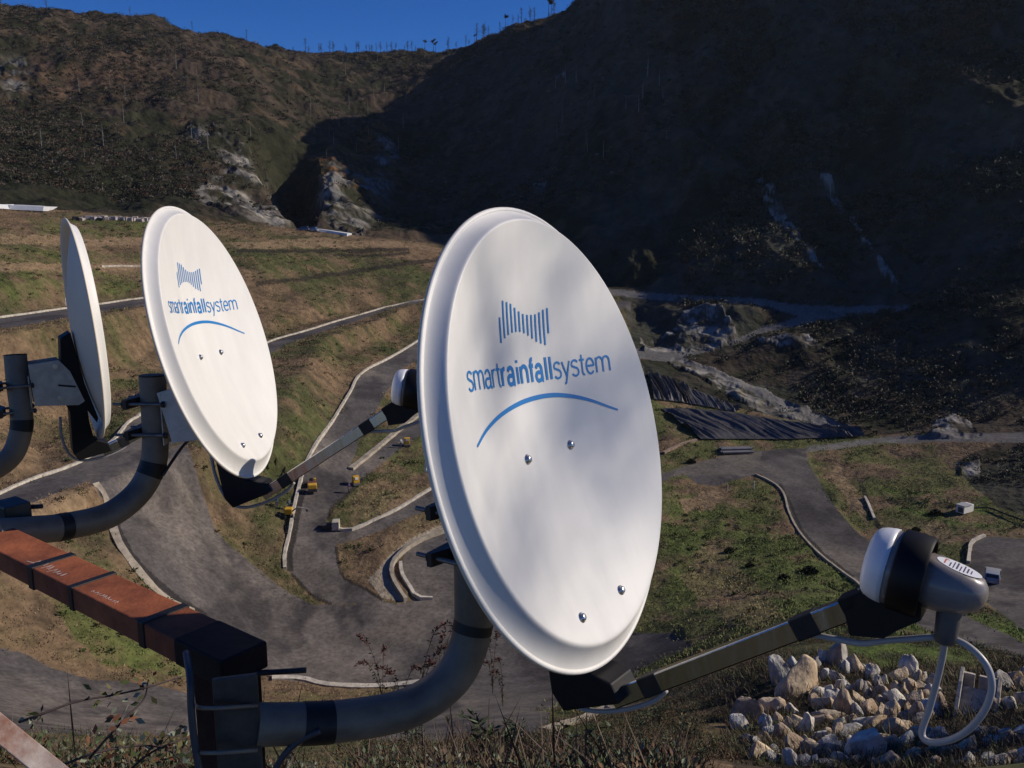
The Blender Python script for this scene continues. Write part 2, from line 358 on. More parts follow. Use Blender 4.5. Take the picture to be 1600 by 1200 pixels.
for P in ([(940, 450), (965, 452), (1060, 462), (1130, 468), (1200, 473), (1330, 480), (1420, 478), (1420, 488), (1330, 494), (1290, 498), (1200, 520), (1150, 540), (1080, 556), (1040, 566), (1000, 560), (960, 540), (1000, 545), (1060, 552), (1130, 545), (1190, 515), (1250, 494), (1200, 482), (1130, 477), (1060, 472), (960, 462)],
          [(1050, 560), (1060, 556), (1180, 605), (1330, 668), (1350, 682), (1320, 674), (1170, 615)],
          [(1262, 697), (1380, 683), (1480, 676), (1650, 676), (1650, 692), (1480, 690), (1380, 693), (1262, 706)]):
    track = np.maximum(track, region(P, 1.5))
hill = region([(-700, -400), (-700, 330), (0, 322), (120, 330), (240, 343), (330, 346), (400, 352), (470, 357), (560, 368), (640, 377), (690, 383), (760, 400), (870, 430), (965, 455), (985, 520), (1000, 560), (1010, 590), (1035, 606), (1130, 632), (1350, 682), (1420, 676), (1700, 676), (1700, 840), (1560, 792), (1520, 760), (1490, 720), (1700, 640), (2400, 640), (2400, -900), (-700, -900)], 3)
hill = np.maximum(hill, (RR > 420).astype(np.float32))
rough = np.clip(hill-track, 0, 1)
rock = np.zeros(X.shape, np.float32)
for P, j in (([(292, 205), (330, 200), (375, 215), (395, 240), (400, 275), (440, 310), (470, 348), (440, 356), (380, 345), (310, 325), (300, 305), (345, 285), (350, 260), (315, 240)], 9),
             ([(412, 230), (428, 232), (425, 268), (414, 262)], 3),
             ([(487, 290), (520, 280), (560, 300), (605, 255), (620, 290), (600, 345), (560, 365), (520, 355), (490, 335)], 14),
             ([(590, 240), (615, 240), (625, 270), (600, 275)], 5),
             ([(1070, 495), (1100, 488), (1130, 505), (1160, 535), (1120, 548), (1060, 552), (1010, 548), (1000, 530), (1040, 520)], 8),
             ([(1180, 540), (1230, 555), (1300, 560), (1260, 540)], 5),
             ([(1175, 285), (1190, 282), (1215, 320), (1240, 375), (1225, 370), (1190, 320)], 5), ([(1215, 365), (1230, 362), (1262, 400), (1290, 440), (1270, 430), (1230, 390)], 5),
             ([(1270, 285), (1285, 280), (1330, 340), (1350, 375), (1335, 365), (1300, 320)], 4), ([(1340, 370), (1360, 380), (1385, 420), (1405, 440), (1385, 440), (1350, 400)], 5),
             ([(866, 130), (880, 125), (884, 150), (870, 152)], 3), ([(830, 285), (855, 280), (850, 305), (832, 300)], 4),
             ([(1460, 655), (1490, 642), (1515, 655), (1535, 680), (1500, 686), (1455, 682)], 4), ([(1495, 722), (1530, 722), (1528, 745), (1500, 742)], 4),
             ([(1040, 565), (1060, 558), (1340, 672), (1350, 684), (1300, 668), (1180, 640), (1100, 600)], 6), ([(5, 100), (40, 95), (45, 130), (10, 160)], 8)):
    rock = np.maximum(rock, region(P, j))
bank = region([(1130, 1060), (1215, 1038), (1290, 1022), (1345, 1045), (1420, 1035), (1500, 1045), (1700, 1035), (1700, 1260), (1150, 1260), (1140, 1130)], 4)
# relief: gullies and spurs on the hills, crags, rough grass
gully = blur(region([(398, 245), (425, 222), (455, 232), (482, 262), (492, 320), (478, 352), (452, 338), (425, 296)], 3), 9); spur = blur(region([(492, 250), (540, 225), (615, 235), (625, 290), (600, 345), (530, 350), (496, 330)], 6), 16)
roads_near = np.clip(2*blur(np.maximum.reduce([road, track, apron]), 5), 0, 1)
amp = np.clip(blur(rough, 9)*2-1, 0, 1)*(1-roads_near)*np.clip((RR-170)/120, 0, 1)
Zr = (ridged(X, Y, 90, 3, 2)-.5)*13+(ridged(X, Y, 30, 3, 9)-.55)*6+(fbm(X, Y, 9, 3, 4)-.5)*4.2+(fbm(X, Y, 2.6, 2, 8)-.5)*1.4
Z += amp*Zr*np.clip(RR/420, .45, 1)
Z -= gully*24*hill; Z += spur*9*hill
rm = amp*sstep(-40, 60, X-(Y-330)*.05)
Z += rm*((ridged(X*1.0+Y*.35, Y*.28, 46, 3, 301)-.5)*17+(ridged(X, Y*.6, 17, 3, 305)-.5)*6)*np.clip(RR/330, .4, 1)
Z += rock*((ridged(X+Z*.6, Y*.55+Z, 9, 4, 31)-.5)*4.2)*np.clip(RR/330, .4, 1)*(RR > 100)
grass_m = np.clip(1-2*blur(rough, 9), 0, 1)*(1-roads_near)*vis
Z += grass_m*((fbm(X, Y, 7, 4, 14)-.5)*np.clip(RR/90, .25, 1)*1.3)
Z += road*(fbm(X, Y, 5, 3, 15)-.5)*.12
# ---- albedo of each kind of ground
def mix(a, b, t): return a*(1-t[..., None])+np.asarray(b)*t[..., None]
n1 = fbm(X, Y, 26, 4, 41); n2 = fbm(X, Y, 6, 4, 42, .6); n3 = fbm(X, Y, 1.6, 3, 43, .65); n4 = fbm(X, Y, 60, 3, 44)
C = np.empty(X.shape+(3,), np.float32); C[:] = (.178, .120, .070)                 # dry grass
C = mix(C, (.074, .080, .030), sstep(.44, .64, n1*.55+n2*.45))                     # green tufts
C = mix(C, (.195, .128, .072), sstep(.55, .72, n2*.6+n3*.4)*.7)                      # straw and russet bracken
C = mix(C, (.07, .052, .033), sstep(.52, .7, fbm(X, Y, 4, 4, 47, .65))*.6)        # dead stalks
C *= (.72+.56*n3)[..., None]
C = mix(C, (.10, .112, .036), sstep(-25, 5, X)*sstep(300, 200, Y)*(RR > 60)*.8*sstep(.3, .55, n2))
green = np.zeros(X.shape, np.float32)
for P, s in (([(1040, 760), (1180, 800), (1330, 910), (1500, 960), (1600, 1000), (1600, 1030), (1400, 1010), (1250, 1000), (1040, 960)], .55), ([(1380, 760), (1540, 780), (1540, 830), (1400, 800)], .9),
             ([(1320, 985), (1480, 990), (1560, 1030), (1420, 1040), (1330, 1010)], 1), ([(1520, 950), (1600, 985), (1600, 1004), (1540, 975)], .9), ([(60, 930), (130, 920), (300, 1040), (310, 1060), (160, 1040)], .7),
             ([(90, 545), (150, 520), (230, 600), (200, 640), (90, 600)], .3), ([(40, 340), (230, 345), (230, 372), (60, 372)], .55), ([(0, 385), (230, 395), (230, 412), (0, 414)], .4), ([(0, 425), (230, 425), (230, 455), (0, 470)], .5),
             ([(630, 700), (680, 690), (690, 740), (640, 730)], .7), ([(545, 800), (600, 770), (640, 775), (570, 825)], .6), ([(830, 1120), (950, 1120), (930, 1160), (840, 1160)], .8), ([(360, 1075), (520, 1080), (640, 1095), (360, 1100)], .5), ([(590, 690), (640, 660), (680, 700), (640, 730), (600, 740)], .5)):
    green = np.maximum(green, region(P, 10)*s)
C = mix(C, (.085, .125, .026), green*sstep(.3, .6, n2*.5+n3*.5)*.9)
soil = np.zeros(X.shape, np.float32)
for P, s in (([(0, 366), (150, 372), (240, 372), (240, 382), (110, 384), (0, 380)], .8), ([(0, 412), (230, 412), (230, 424), (0, 425)], .8), ([(360, 378), (500, 372), (620, 378), (700, 388), (690, 394), (560, 386), (370, 388)], .8),
             ([(0, 800), (20, 785), (60, 770), (95, 755), (130, 775), (140, 800), (40, 830)], 1), ([(1060, 780), (1110, 765), (1130, 775), (1115, 795), (1070, 800)], .9), ([(1060, 900), (1110, 840), (1170, 900), (1230, 960), (1180, 985), (1110, 960)], .45),
             ([(1290, 740), (1310, 725), (1345, 775), (1360, 820), (1340, 800)], .8), ([(1430, 815), (1470, 810), (1500, 840), (1480, 850)], .6), ([(560, 760), (600, 745), (650, 770), (640, 790), (590, 815), (545, 810)], .5), ([(600, 850), (690, 810), (700, 820), (620, 860)], .5)):
    soil = np.maximum(soil, region(P, 5)*s)
C = mix(C, (.26, .18, .105), soil*sstep(.1, .4, n2*.4+n3*.6))
AS = np.empty(C.shape, np.float32); AS[:] = (.086, .076, .072)
dust = fbm(X*.5+Y*.2, Y*.35, 10, 5, 71, .6)
AS = mix(AS, (.155, .132, .112), sstep(.48, .7, dust)); AS = mix(AS, (.044, .038, .039), sstep(.5, .68, fbm(X, Y*.6, 6, 4, 72, .6))*.8)
AS = mix(AS, (.15, .13, .105), region([(1120, 705), (1190, 705), (1180, 735), (1120, 742), (1050, 745), (1060, 730)], 5)*.6)
AS = mix(AS, (.15, .125, .10), region([(560, 985), (640, 970), (665, 985), (640, 1000), (570, 995)], 5)*.7)
xc = np.hypot(X+6, Y-134); xd = np.hypot(X-58, Y-190)
for q_, am in ((xc, .22), (xd, .12)):
    AS *= (1+am*(2*fbm(q_*1.0, np.arctan2(X, Y)*9, 1.7, 3, 77)-1)*(RR > 60))[..., None]
AS *= (.72+.56*n3)[..., None]
def stripe(pts, w, jit=1.):
    Q = resample(pts, max(8, len(pts)*4)); tn = np.gradient(Q, axis=0); tn /= np.linalg.norm(tn, axis=1, keepdims=True); nn_ = np.stack([-tn[:, 1], tn[:, 0]], 1)*w/2
    return region(np.concatenate([Q+nn_, (Q-nn_)[::-1]]), jit)
ditch = np.zeros(X.shape, np.float32)
for pts, w in (([(158, 764), (176, 800), (186, 830), (204, 866), (240, 905), (275, 934), (322, 962)], 9), ([(477, 752), (466, 800), (460, 832), (453, 868), (453, 892)], 9), ([(455, 897), (491, 934), (519, 945)], 5), ([(526, 855), (531, 892), (536, 903), (567, 918), (598, 938)], 5), ([(567, 748), (538, 779), (518, 794), (512, 812)], 6),
               ([(1218, 756), (1236, 790), (1252, 828), (1282, 862), (1334, 902)], 5), ([(1345, 755), (1360, 795), (1375, 822), (1392, 850)], 7), ([(401, 444), (550, 424), (640, 412), (700, 404)], 7), ([(370, 392), (500, 392), (640, 390)], 6), ([(520, 350+50), (640, 396)], 4)):
    ditch = np.maximum(ditch, stripe(pts, w))
C = mix(C, (.030, .025, .020), ditch*.8); AS = mix(AS, (.022, .019, .018), ditch*.85)
# hill scrub
H = np.empty(C.shape, np.float32); H[:] = (.030, .030, .016)
H = mix(H, (.068, .050, .036), sstep(.45, .62, fbm(X, Y, 45, 4, 51)*.5+fbm(X, Y, 9, 4, 52, .6)*.5))
H = mix(H, (.105, .072, .045), sstep(.57, .72, fbm(X, Y, 14, 4, 53, .6))*.7)
H *= (.5+.8*fbm(X, Y, 5, 3, 54, .65))[..., None]
darkwood = region([(-200, 150), (60, 170), (200, 230), (300, 300), (330, 330), (240, 340), (0, 320), (-200, 320)], 30)
H = mix(H, (.020, .023, .012), blur(darkwood, 12)*.8)
H = mix(H, (.10, .062, .04), blur(region([(60, 70), (160, 60), (230, 110), (210, 160), (90, 170), (40, 120)], 25), 10)*sstep(.4, .6, n2)*.7)
rust_z = region([(500, 250), (600, 210), (625, 300), (560, 330), (500, 300)], 20)
H = mix(H, (.17, .085, .035), rust_z*sstep(.4, .6, n2)*.8)
right_m = sstep(-60, 30, X-(Y-330)*.05)*hill
H = mix(H, (.062, .064, .05)+np.zeros(3), right_m*.55*sstep(.35, .6, fbm(X, Y, 20, 4, 311)))
C = mix(C, H, hill)
R_ = np.empty(C.shape, np.float32); R_[:] = (.16, .155, .145)
R_ = mix(R_, (.27, .245, .205), sstep(.55, .8, ridged(X+Z*.6, Y*.55+Z, 5, 4, 61))); R_ = mix(R_, (.06, .05, .04), sstep(.48, .7, fbm(X, Y+Z, 4, 4, 62, .6)))
C = mix(C, R_, np.where(right_m > .3, rock*(.35+.25*(RR < 260)), blur(rock, 4))*sstep(.40, .60, fbm(X+Z*.5, Y+Z, 11, 5, 63, .62)))
C = mix(C, np.array([.25, .232, .205]), rock*right_m*sstep(.47, .60, fbm(X+Z*.9, Y*.6+Z, 3.2, 4, 66, .75)))
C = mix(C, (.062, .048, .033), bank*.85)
T_ = np.empty(C.shape, np.float32); T_[:] = (.16, .15, .14)
C = mix(C, T_*(.6+.8*n3[..., None]), np.maximum(track*.85, 0))
C = np.where(road[..., None] > .5, AS, C)
C = mix(C, (.36, .30, .22), apron*.9)
C = np.clip(C, .004, .8)
nT, nR = X.shape
VID = np.arange(nT*nR).reshape(nT, nR)
quads = np.stack([VID[:-1, :-1], VID[1:, :-1], VID[1:, 1:], VID[:-1, 1:]], -1)[:, :, ::1]
def sheet(name, sel, material, kind='structure'):
    q = quads[sel]; used, inv_ = np.unique(q.ravel(), return_inverse=True)
    V = np.stack([X.ravel()[used], Y.ravel()[used], Z.ravel()[used]], 1)
    me = np_mesh(name, V, inv_.reshape(-1, 4)[:, ::-1], None, C.reshape(-1, 3)[used])
    o = obj(name, me, material, None, True); tag(o, kind=kind); return o
rq = (road[:-1, :-1]+road[1:, :-1]+road[1:, 1:]+road[:-1, 1:]) >= 2
tq = (~rq) & ((track[:-1, :-1]+track[1:, 1:]) >= 1)
hq = (~rq) & (~tq) & ((hill[:-1, :-1]+hill[1:, 1:]) >= 1)
sheet('road', rq, M_ROAD); sheet('path', tq, M_ROAD); sheet('hill', hq, M_HILL); sheet('ground', ~(rq | tq | hq), M_GROUND)
# ---------------------------------------------------------------- the three dish aerials on the beam
DA, DB, SHY, EX, EY_, DPF, DEPTH = .2939, .325, .0083, .0282, .0328, .0157, .052
def frame_m(Cn, Xv, Yv, Nv):
    m = Matrix.Identity(4)
    for k, v in enumerate((Xv, Yv, Nv)):
        v = Vector(v).normalized()
        for i in range(3): m[i][k] = v[i]
    m.translation = Vector(Cn); return m
FR1 = frame_m((.0933, 1.311, -.326), (.5509, .8303, -.0842), (-.1994, .2289, .9528), (.8104, -.5081, .2916))
FR2 = frame_m((-.7235, 2.2458, -.3228), (.0762, .9927, -.0936), (-.271, .111, .9562), (.9596, -.0475, .2775))
y3, t3 = -.5617, .0565
n3_ = Vector((math.cos(y3)*math.cos(t3), -math.sin(y3)*math.cos(t3), math.sin(t3))); x3_ = Vector((math.sin(y3), math.cos(y3), 0))
FR3 = frame_m((-1.3512, 2.8614, -.3763), x3_, n3_.cross(x3_), n3_)
def bowl(x, y): return -DEPTH*(1-(x/DA)**2-((y-SHY)/DB)**2)
def on_bowl(px, py, fr=FR1):
    """the spot on the reflector behind a photo point"""
    inv = fr.inverted(); o = inv@Vector((0, 0, 0)); d = inv.to_3x3()@Vector(ray(px, py)); z = -.04
    for k in range(12):
        t = (z-o.z)/d.z; p = o+d*t; z = bowl(p.x, p.y)
    return Vector((p.x, p.y))
def reflector_mesh():
    m = MB(); n = 128; rings = []
    def ring(ax, by, cy, z): return [Vector((ax*math.cos(2*math.pi*k/n), cy+by*math.sin(2*math.pi*k/n), z)) for k in range(n)]
    for q in (.02, .1, .2, .3, .4, .5, .6, .7, .8, .87, .92, .955, .972): rings.append(ring(DA*q, DB*q, SHY, -DEPTH*(1-q*q)))
    za = -DEPTH*(1-.972**2); a0, b0 = DA*.972, DB*.972
    prof = []; zc = 0.; W_ = DA+.0165-a0; last = 0.
    for t in [k/26 for k in range(1, 27)]:
        tm = (t+last)/2; sl = (.30 if tm < .06 else .30-2.05*(tm-.06)/.20 if tm < .26 else -1.75+1.35*(tm-.26)/.74)
        zc += sl*(t-last)*W_; last = t; prof.append((t, zc))
    lip = za+zc
    for t, z in prof: rings.append(ring(a0+(DA+.0165-a0)*t, b0+(DB+.0225-b0)*t, SHY*(1-t), za+z))
    for da, dz in ((-.0022, .0002), (.0015, .0003), (.0038, -.0010), (.0046, -.0036), (.0035, -.0058), (.001, -.0068), (-.003, -.0062)):
        rings.append(ring(DA+.0187+da, DB+.0247+da, 0, lip+.0003+dz))
    for t in (.92, .75, .55, .4, .3, .2, .1, 0):
        z = za+float(np.interp(t, [0]+[p[0] for p in prof], [0]+[p[1] for p in prof]))
        rings.append(ring(a0-.0045+(DA+.0165-a0)*t, b0-.0045+(DB+.0225-b0)*t, SHY*(1-t), z-.0055))
    for q in (.95, .85, .7, .5, .3, .1, .02): rings.append(ring(DA*q, DB*q, SHY, -DEPTH*(1-q*q)-.0055))
    nf = 13+26+3; m.rings(rings[:nf], 0, False); m.rings(rings[nf-1:], 1, False); m.add(rings[0], [tuple(range(n))[::-1]], 0); m.add(rings[-1], [tuple(range(n))], 1); me = m.mesh('reflector'); bm = bmesh.new(); bm.from_mesh(me); bmesh.ops.remove_doubles(bm, verts=bm.verts, dist=1e-6); bmesh.ops.recalc_face_normals(bm, faces=bm.faces); bm.to_mesh(me); bm.free(); return me
REFL = reflector_mesh()
def stroke(m, p, q, w):
    p = Vector(p); q = Vector(q); d = (q-p).normalized(); nn = Vector((-d.y, d.x))*w/2; N_ = 6; vs = []
    for k in range(N_+1):
        c = p.lerp(q, k/N_)
        for s in (-1, 1):
            v = c+nn*s; vs.append((v.x, v.y, bowl(v.x, v.y)+.0009))
    m.add(vs, [(2*k, 2*k+1, 2*k+3, 2*k+2) for k in range(N_)])
def emblem_mesh():
    m = MB()
    for a, b in (((525, 735), (535, 885)), ((543, 637), (556, 858)), ((566, 645), (577, 838)), ((589, 655), (600, 825)), ((613, 678), (622, 820)), ((637, 700), (645, 820)), ((661, 715), (669, 828)), ((686, 720), (693, 842)), ((710, 720), (717, 860)), ((733, 717), (742, 878)), ((756, 705), (768, 888)), ((779, 690), (793, 897)), ((803, 680), (812, 828))):
        stroke(m, on_bowl(640+a[0]/3.75, 300+a[1]/3.75), on_bowl(640+b[0]/3.75, 300+b[1]/3.75), .0043)
    return m.mesh('emblem', False)
def swoosh_mesh():
    P = [on_bowl(640+x/2.4, 600+y/2.4) for x, y in ((253, 235), (290, 170), (350, 110), (430, 65), (520, 43), (600, 45), (680, 62), (780, 97))]
    P = [Vector((p.x, p.y, 0)) for p in P]; S = spline(P, 8); m = MB(); vs = []
    for i, p in enumerate(S):
        t = (S[min(i+1, len(S)-1)]-S[max(i-1, 0)]).normalized(); w = .0028*(.55+.75*math.sin(math.pi*(i+1)/(len(S)+1)))
        for s in (-1, 1):
            v = p+Vector((-t.y, t.x, 0))*w*s; vs.append((v.x, v.y, bowl(v.x, v.y)+.0009))
    m.add(vs, [(2*k, 2*k+1, 2*k+3, 2*k+2) for k in range(len(S)-1)]); return m.mesh('swoosh', False)
def arc(cx, cy, rx, ry, a0, a1, n=12): return [(cx+rx*math.cos(math.radians(a0+(a1-a0)*k/n)), cy+ry*math.sin(math.radians(a0+(a1-a0)*k/n))) for k in range(n+1)]
# lower-case grotesque letters drawn as pen strokes: (advance, strokes), x height 1
GLYPH = {
 's': (.86, [arc(.43, .74, .30, .26, 25, 200, 10)+arc(.43, .265, .32, .265, 85, -155, 12)]),
 'm': (1.42, [[(.10, 0), (.10, 1)], [(.10, .62)]+arc(.40, .68, .29, .32, 165, 0, 10)+[(.69, 0)], [(.70, .62)]+arc(1.0, .68, .29, .32, 165, 0, 10)+[(1.29, 0)]]),
 'a': (.92, [arc(.43, .70, .29, .30, 165, 0, 10)+[(.73, .22)]+arc(.83, .17, .10, .17, 180, 270, 5), [(.73, .56), (.50, .52)]+arc(.36, .28, .26, .26, 85, 275, 12)+[(.55, .06), (.73, .22)]]),
 'r': (.56, [[(.10, 0), (.10, 1)], [(.10, .58)]+arc(.42, .60, .30, .38, 165, 82, 6)]),
 't': (.52, [[(.24, 1.30), (.24, .22)]+arc(.40, .20, .16, .20, 180, 285, 6), [(.03, .97), (.46, .97)]]),
 'i': (.36, [[(.18, 0), (.18, 1)], [(.18, 1.24), (.18, 1.40)]]),
 'n': (.92, [[(.10, 0), (.10, 1)], [(.10, .60)]+arc(.45, .66, .33, .34, 165, 0, 12)+[(.78, 0)]]),
 'f': (.50, [[(.22, 0), (.22, 1.15)]+arc(.39, 1.17, .17, .21, 180, 78, 6), [(.03, .97), (.46, .97)]]),
 'l': (.36, [[(.18, 0), (.18, 1.40)]]),
 'y': (.82, [[(.05, 1), (.41, .04)], [(.77, 1), (.40, 0), (.30, -.26)]+arc(.18, -.22, .14, .16, 330, 255, 5)]),
 'e': (.92, [[(.13, .52), (.80, .52)]+arc(.46, .50, .35, .50, 4, 318, 22)]),
}
def lettering_mesh():
    m = MB(); q = [on_bowl(*p) for p in ((731.5, 611.5), (784.3, 603.5), (865.5, 592), (955.5, 578.5))]; up = on_bowl(861, 556.5)-on_bowl(865, 592); xh = up.length/1.42; cnt = 0
    for word, a, b, pen in (('smart', q[0], q[1], .145), ('rainfall', q[1], q[2], .25), ('system', q[2], q[3], .145)):
        adv = [GLYPH[ch][0]+(pen-.125)*.9 for ch in word]; d = b-a; L = d.length; dn = d.normalized(); nn = Vector((-dn.y, dn.x)); sx = L/sum(adv); x0 = 0
        for ch, ad in zip(word, adv):
            for st in GLYPH[ch][1]:
                S = [Vector((x0+(px_+(pen-.125)*.45)*sx, py_*xh)) for px_, py_ in st]; w = pen*xh*.5; vs = []; cnt += 1
                for i, p in enumerate(S):
                    t = (S[min(i+1, len(S)-1)]-S[max(i-1, 0)]).normalized(); wx = Vector((-t.y*min(1, sx/xh*1.15), t.x))*w
                    e = t*(-w*.0 if i == 0 else 0)
                    for s in (-1, 1):
                        v = p+wx*s+e; v = a+dn*v.x+nn*v.y; vs.append((v.x, v.y, bowl(v.x, v.y)+.0008+.00002*(cnt % 7)))
                m.add(vs, [(2*k, 2*k+1, 2*k+3, 2*k+2) for k in range(len(S)-1)])
            x0 += ad*sx
    return m.mesh('lettering', False)
EMB, SWO, LET = emblem_mesh(), swoosh_mesh(), lettering_mesh()
BOLTS = [on_bowl(*p) for p in ((824, 718), (891, 695), (970, 922), (909, 965))]
def bolt_mesh():
    m = MB()
    m.rings([[Vector((r*math.cos(2*math.pi*k/20), r*math.sin(2*math.pi*k/20), z)) for k in range(20)] for r, z in ((.0078, -.001), (.0078, .0012), (.0062, .0016), (.0058, .004), (.0044, .0056), (.002, .0062))])
    return m.mesh('bolt')
BOLT = bolt_mesh()
LA, LF = Vector((0, .414, -.91)).normalized(), Vector((0, -.228, .383))      # feed axis (towards the dish), centre of its white front
LU = Vector((0, .91, .414)).normalized(); LX = Vector((1, 0, 0))
def feed(s, rad=0., x=0.): return LF-LA*s+LU*rad+LX*x
def lathe(prof, n=40):
    return [[feed(s, r*math.sin(2*math.pi*k/n), r*math.cos(2*math.pi*k/n)) for k in range(n)] for s, r in prof]
def yz(a, b): return Vector((0, a, b))
ARM0, ARM1 = yz(-.405, -.024), yz(-.2815, .368)
AD = (ARM1-ARM0).normalized(); AR = Matrix(((1, 0, 0), (0, AD.z, AD.y), (0, -AD.y, AD.z)))      # local z along the arm
AR = Matrix((LX, Vector((0, AD.z, -AD.y)), AD)).transposed()
def make_dish(fr, label, pole_xy, pole_side, printed=True, cable=None):
    root = empty('satellite_dish', mat=fr); tag(root, label, 'satellite dish', 'satellite dishes clamped along the rusty beam'); inv = fr.inverted()
    refl = obj('reflector', REFL, [M_WHITE, M_BACK] if not REFL.materials else None, root, True)
    if printed:
        for nm, me in (('emblem', EMB), ('swoosh', SWO), ('lettering', LET)): obj(nm, me, M_BLUE if not me.materials else None, refl)
    for p in BOLTS:
        b = obj('bolt', BOLT, M_BOLT if not BOLT.materials else None, refl, True)
        nv = Vector((-2*DEPTH*p.x/DA**2, -2*DEPTH*(p.y-SHY)/DB**2, 1)).normalized()
        b.location = (p.x, p.y, bowl(p.x, p.y)); b.rotation_euler = nv.to_track_quat('Z', 'Y').to_euler()
    # arm with tape bands
    L = (ARM1-ARM0).length; mid = ARM0.lerp(ARM1, .5)
    arm = MB().box(mid, (.025, .0285, L), AR).build('feed_arm', M_CHROME, root, bevel=.0022)
    for t0, t1 in ((.133, .214), (.752, .836)):
        MB().box(ARM0.lerp(ARM1, (t0+t1)/2), (.0268, .0303, L*(t1-t0)), AR).build('tape_band', M_TAPE, arm, bevel=.0022)
    # plastic bracket behind the reflector with its leg down to the arm
    poly = [(-.014, -.098), (.002, -.066), (-.05, -.060), (-.16, -.049), (-.285, -.024), (-.300, -.030), (-.255, -.052), (-.2935, -.052), (-.352, -.046), (-.372, -.006), (-.402, .002), (-.414, -.0986), (-.385, -.113), (-.2495, -.103), (-.225, -.112), (-.10, -.108)]
    m = MB(); m.prism([Vector((-.034, a, b)) for a, b in poly], (.068, 0, 0)); m.build('arm_bracket', M_BLACK, root, bevel=.003)
    # two side cheeks, clamp plate, bolts
    for sx in (-1, 1):
        m = MB(); x0 = sx*.0372
        m.prism([Vector((x0-.0016, a, b)) for a, b in ((-.082, -.198), (-.080, -.112), (-.12, -.085), (-.222, -.056), (-.232, -.075), (-.214, -.198))], (.0032, 0, 0))
        m.prism([Vector((x0+sx*.0016-.0004, a, b)) for a, b in ((-.118, -.165), (-.118, -.105), (-.175, -.085), (-.185, -.10), (-.178, -.165))], (.0022*1, 0, 0))
        ck = m.build('bracket_cheek', M_ZINC, root, bevel=.001)
        for a, b in ((-.098, -.125), (-.20, -.125)):
            q = MB(); q.tube([Vector((x0+sx*.001, a, b)), Vector((x0+sx*.0045, a, b))], .0085, 6); q.tube([Vector((x0+sx*.0045, a, b)), Vector((x0+sx*.010, a, b))], .0045, 12); q.build('bolt', M_BOLT, ck)
        q = MB(); q.box((x0+sx*.0022, -.165, -.10), (.001, .006, .05), Matrix.Rotation(.25, 3, 'X')); q.build('slot', M_TAPE, ck)
    # mast clamps: horizontal threaded rods round the mast, jaw blocks behind it
    nh = Vector((fr[0][2], fr[1][2], 0)).normalized(); hx = Vector((-nh.y, nh.x, 0)); wc = fr.translation
    Rw = Matrix((nh, hx, Vector((0, 0, 1)))).transposed()
    def loc(v): return inv@v
    px_, py_ = pole_xy
    pl = MB(); c = Vector((px_, py_, wc.z-.198))+nh*.036
    R3_ = inv.to_3x3()@Rw
    pl.box(loc(c), (.0035, .078, .135), R3_); pl.build('clamp_plate', M_ZINC, root, bevel=.001)
    for dz in (-.158, -.238):
        for s in (-1, 1):
            a = Vector((px_, py_, wc.z+dz))+hx*s*.042
            m = MB(); m.tube([loc(a-nh*.085), loc(a+nh*.05)], .004, 10); rod = m.build('threaded_rod', M_ROD, root, smooth=False)
            
            for n0 in (.040, -.062):
                q = MB(); q.tube([loc(a+nh*n0), loc(a+nh*(n0+.008))], .0085, 6); q.build('nut', M_DARKMET, rod)
        m = MB(); cc = Vector((px_, py_, wc.z+dz))
        P = [cc+hx*a-nh*b for a, b in ((-.055, .046), (-.055, .056), (.055, .056), (.055, .046), (.031, .040), (.018, .0335), (-.018, .0335), (-.031, .040))]
        m.prism([loc(p-Vector((0, 0, .012))) for p in P], inv.to_3x3()@Vector((0, 0, .024))); m.build('clamp_jaw', M_DARKMET, root, bevel=.001)
    # feed head: cap, shell, ring clamp, body with a sticker on its sloping top, boot
    fh = MB(); fh.rings(lathe([(.025, .030), (.025, .0470), (.034, .0462), (.044, .0405), (.052, .032), (.060, .0275), (.068, .0330), (.078, .0350), (.09, .0345), (.105, .031), (.118, .0265), (.128, .020), (.134, .012), (.136, .004)]))
    v2 = []
    for v in fh.v:
        d = .844*v[1]+.536*v[2]-.0513; b = v[1]*-.414+v[2]*.91
        v2.append((v[0], v[1]-.844*d, v[2]-.536*d) if d > 0 and (Vector(v)-LF).dot(-LA) > .064 else v)
    fh.v = v2
    body = fh.build('feed_head', M_BEIGE, root, smooth=True)
    cp = MB(); cp.rings(lathe([(-.002, .004), (-.0018, .02), (-.0012, .033), (.001, .039), (.005, .0430), (.012, .0458), (.02, .0474), (.0262, .0478), (.0264, .044)])); cp.build('feed_cap', M_CAP, body, smooth=True)
    rg = MB(); rg.rings(lathe([(.033, .034), (.033, .0495), (.035, .051), (.066, .051), (.069, .0495), (.069, .046), (.060, .046), (.060, .030), (.034, .034)], 48), 0, False)
    rg.prism([Vector((-.021, a, b)) for a, b in ((-.268, .362), (-.262, .400), (-.272, .440), (-.302, .432), (-.312, .405), (-.322, .385), (-.317, .345), (-.288, .345), (-.279, .358))], (.042, 0, 0))
    rg.build('feed_clamp', M_BLACK, body, angle=40)
    MB().box(ARM0.lerp(ARM1, .995), (.032, .0365, .052), AR).build('arm_sleeve', M_BLACK, body, bevel=.003)
    q = MB(); q.tube([yz(-.270, .368), yz(-.2625, .3665)], .006, 14); q.build('screw', M_BOLT, body)
    bt = MB(); bt.tube([yz(-.268, .472), yz(-.288, .466), yz(-.318, .4555), yz(-.333, .450), yz(-.336, .449)], [.0150, .0150, .0138, .0128, .010], 20); bt.build('cable_boot', M_BOOT, body, angle=50)
    sq = MB(); sc, su = yz(-.2463, .4838), Vector((0, -.536, .844)); sn = Vector((0, .844, .536)); sc = sc+sn*(.0513-sc.dot(sn)+.0006)
    def sp(u, v, h=0): return sc+LX*v+su*u+sn*h
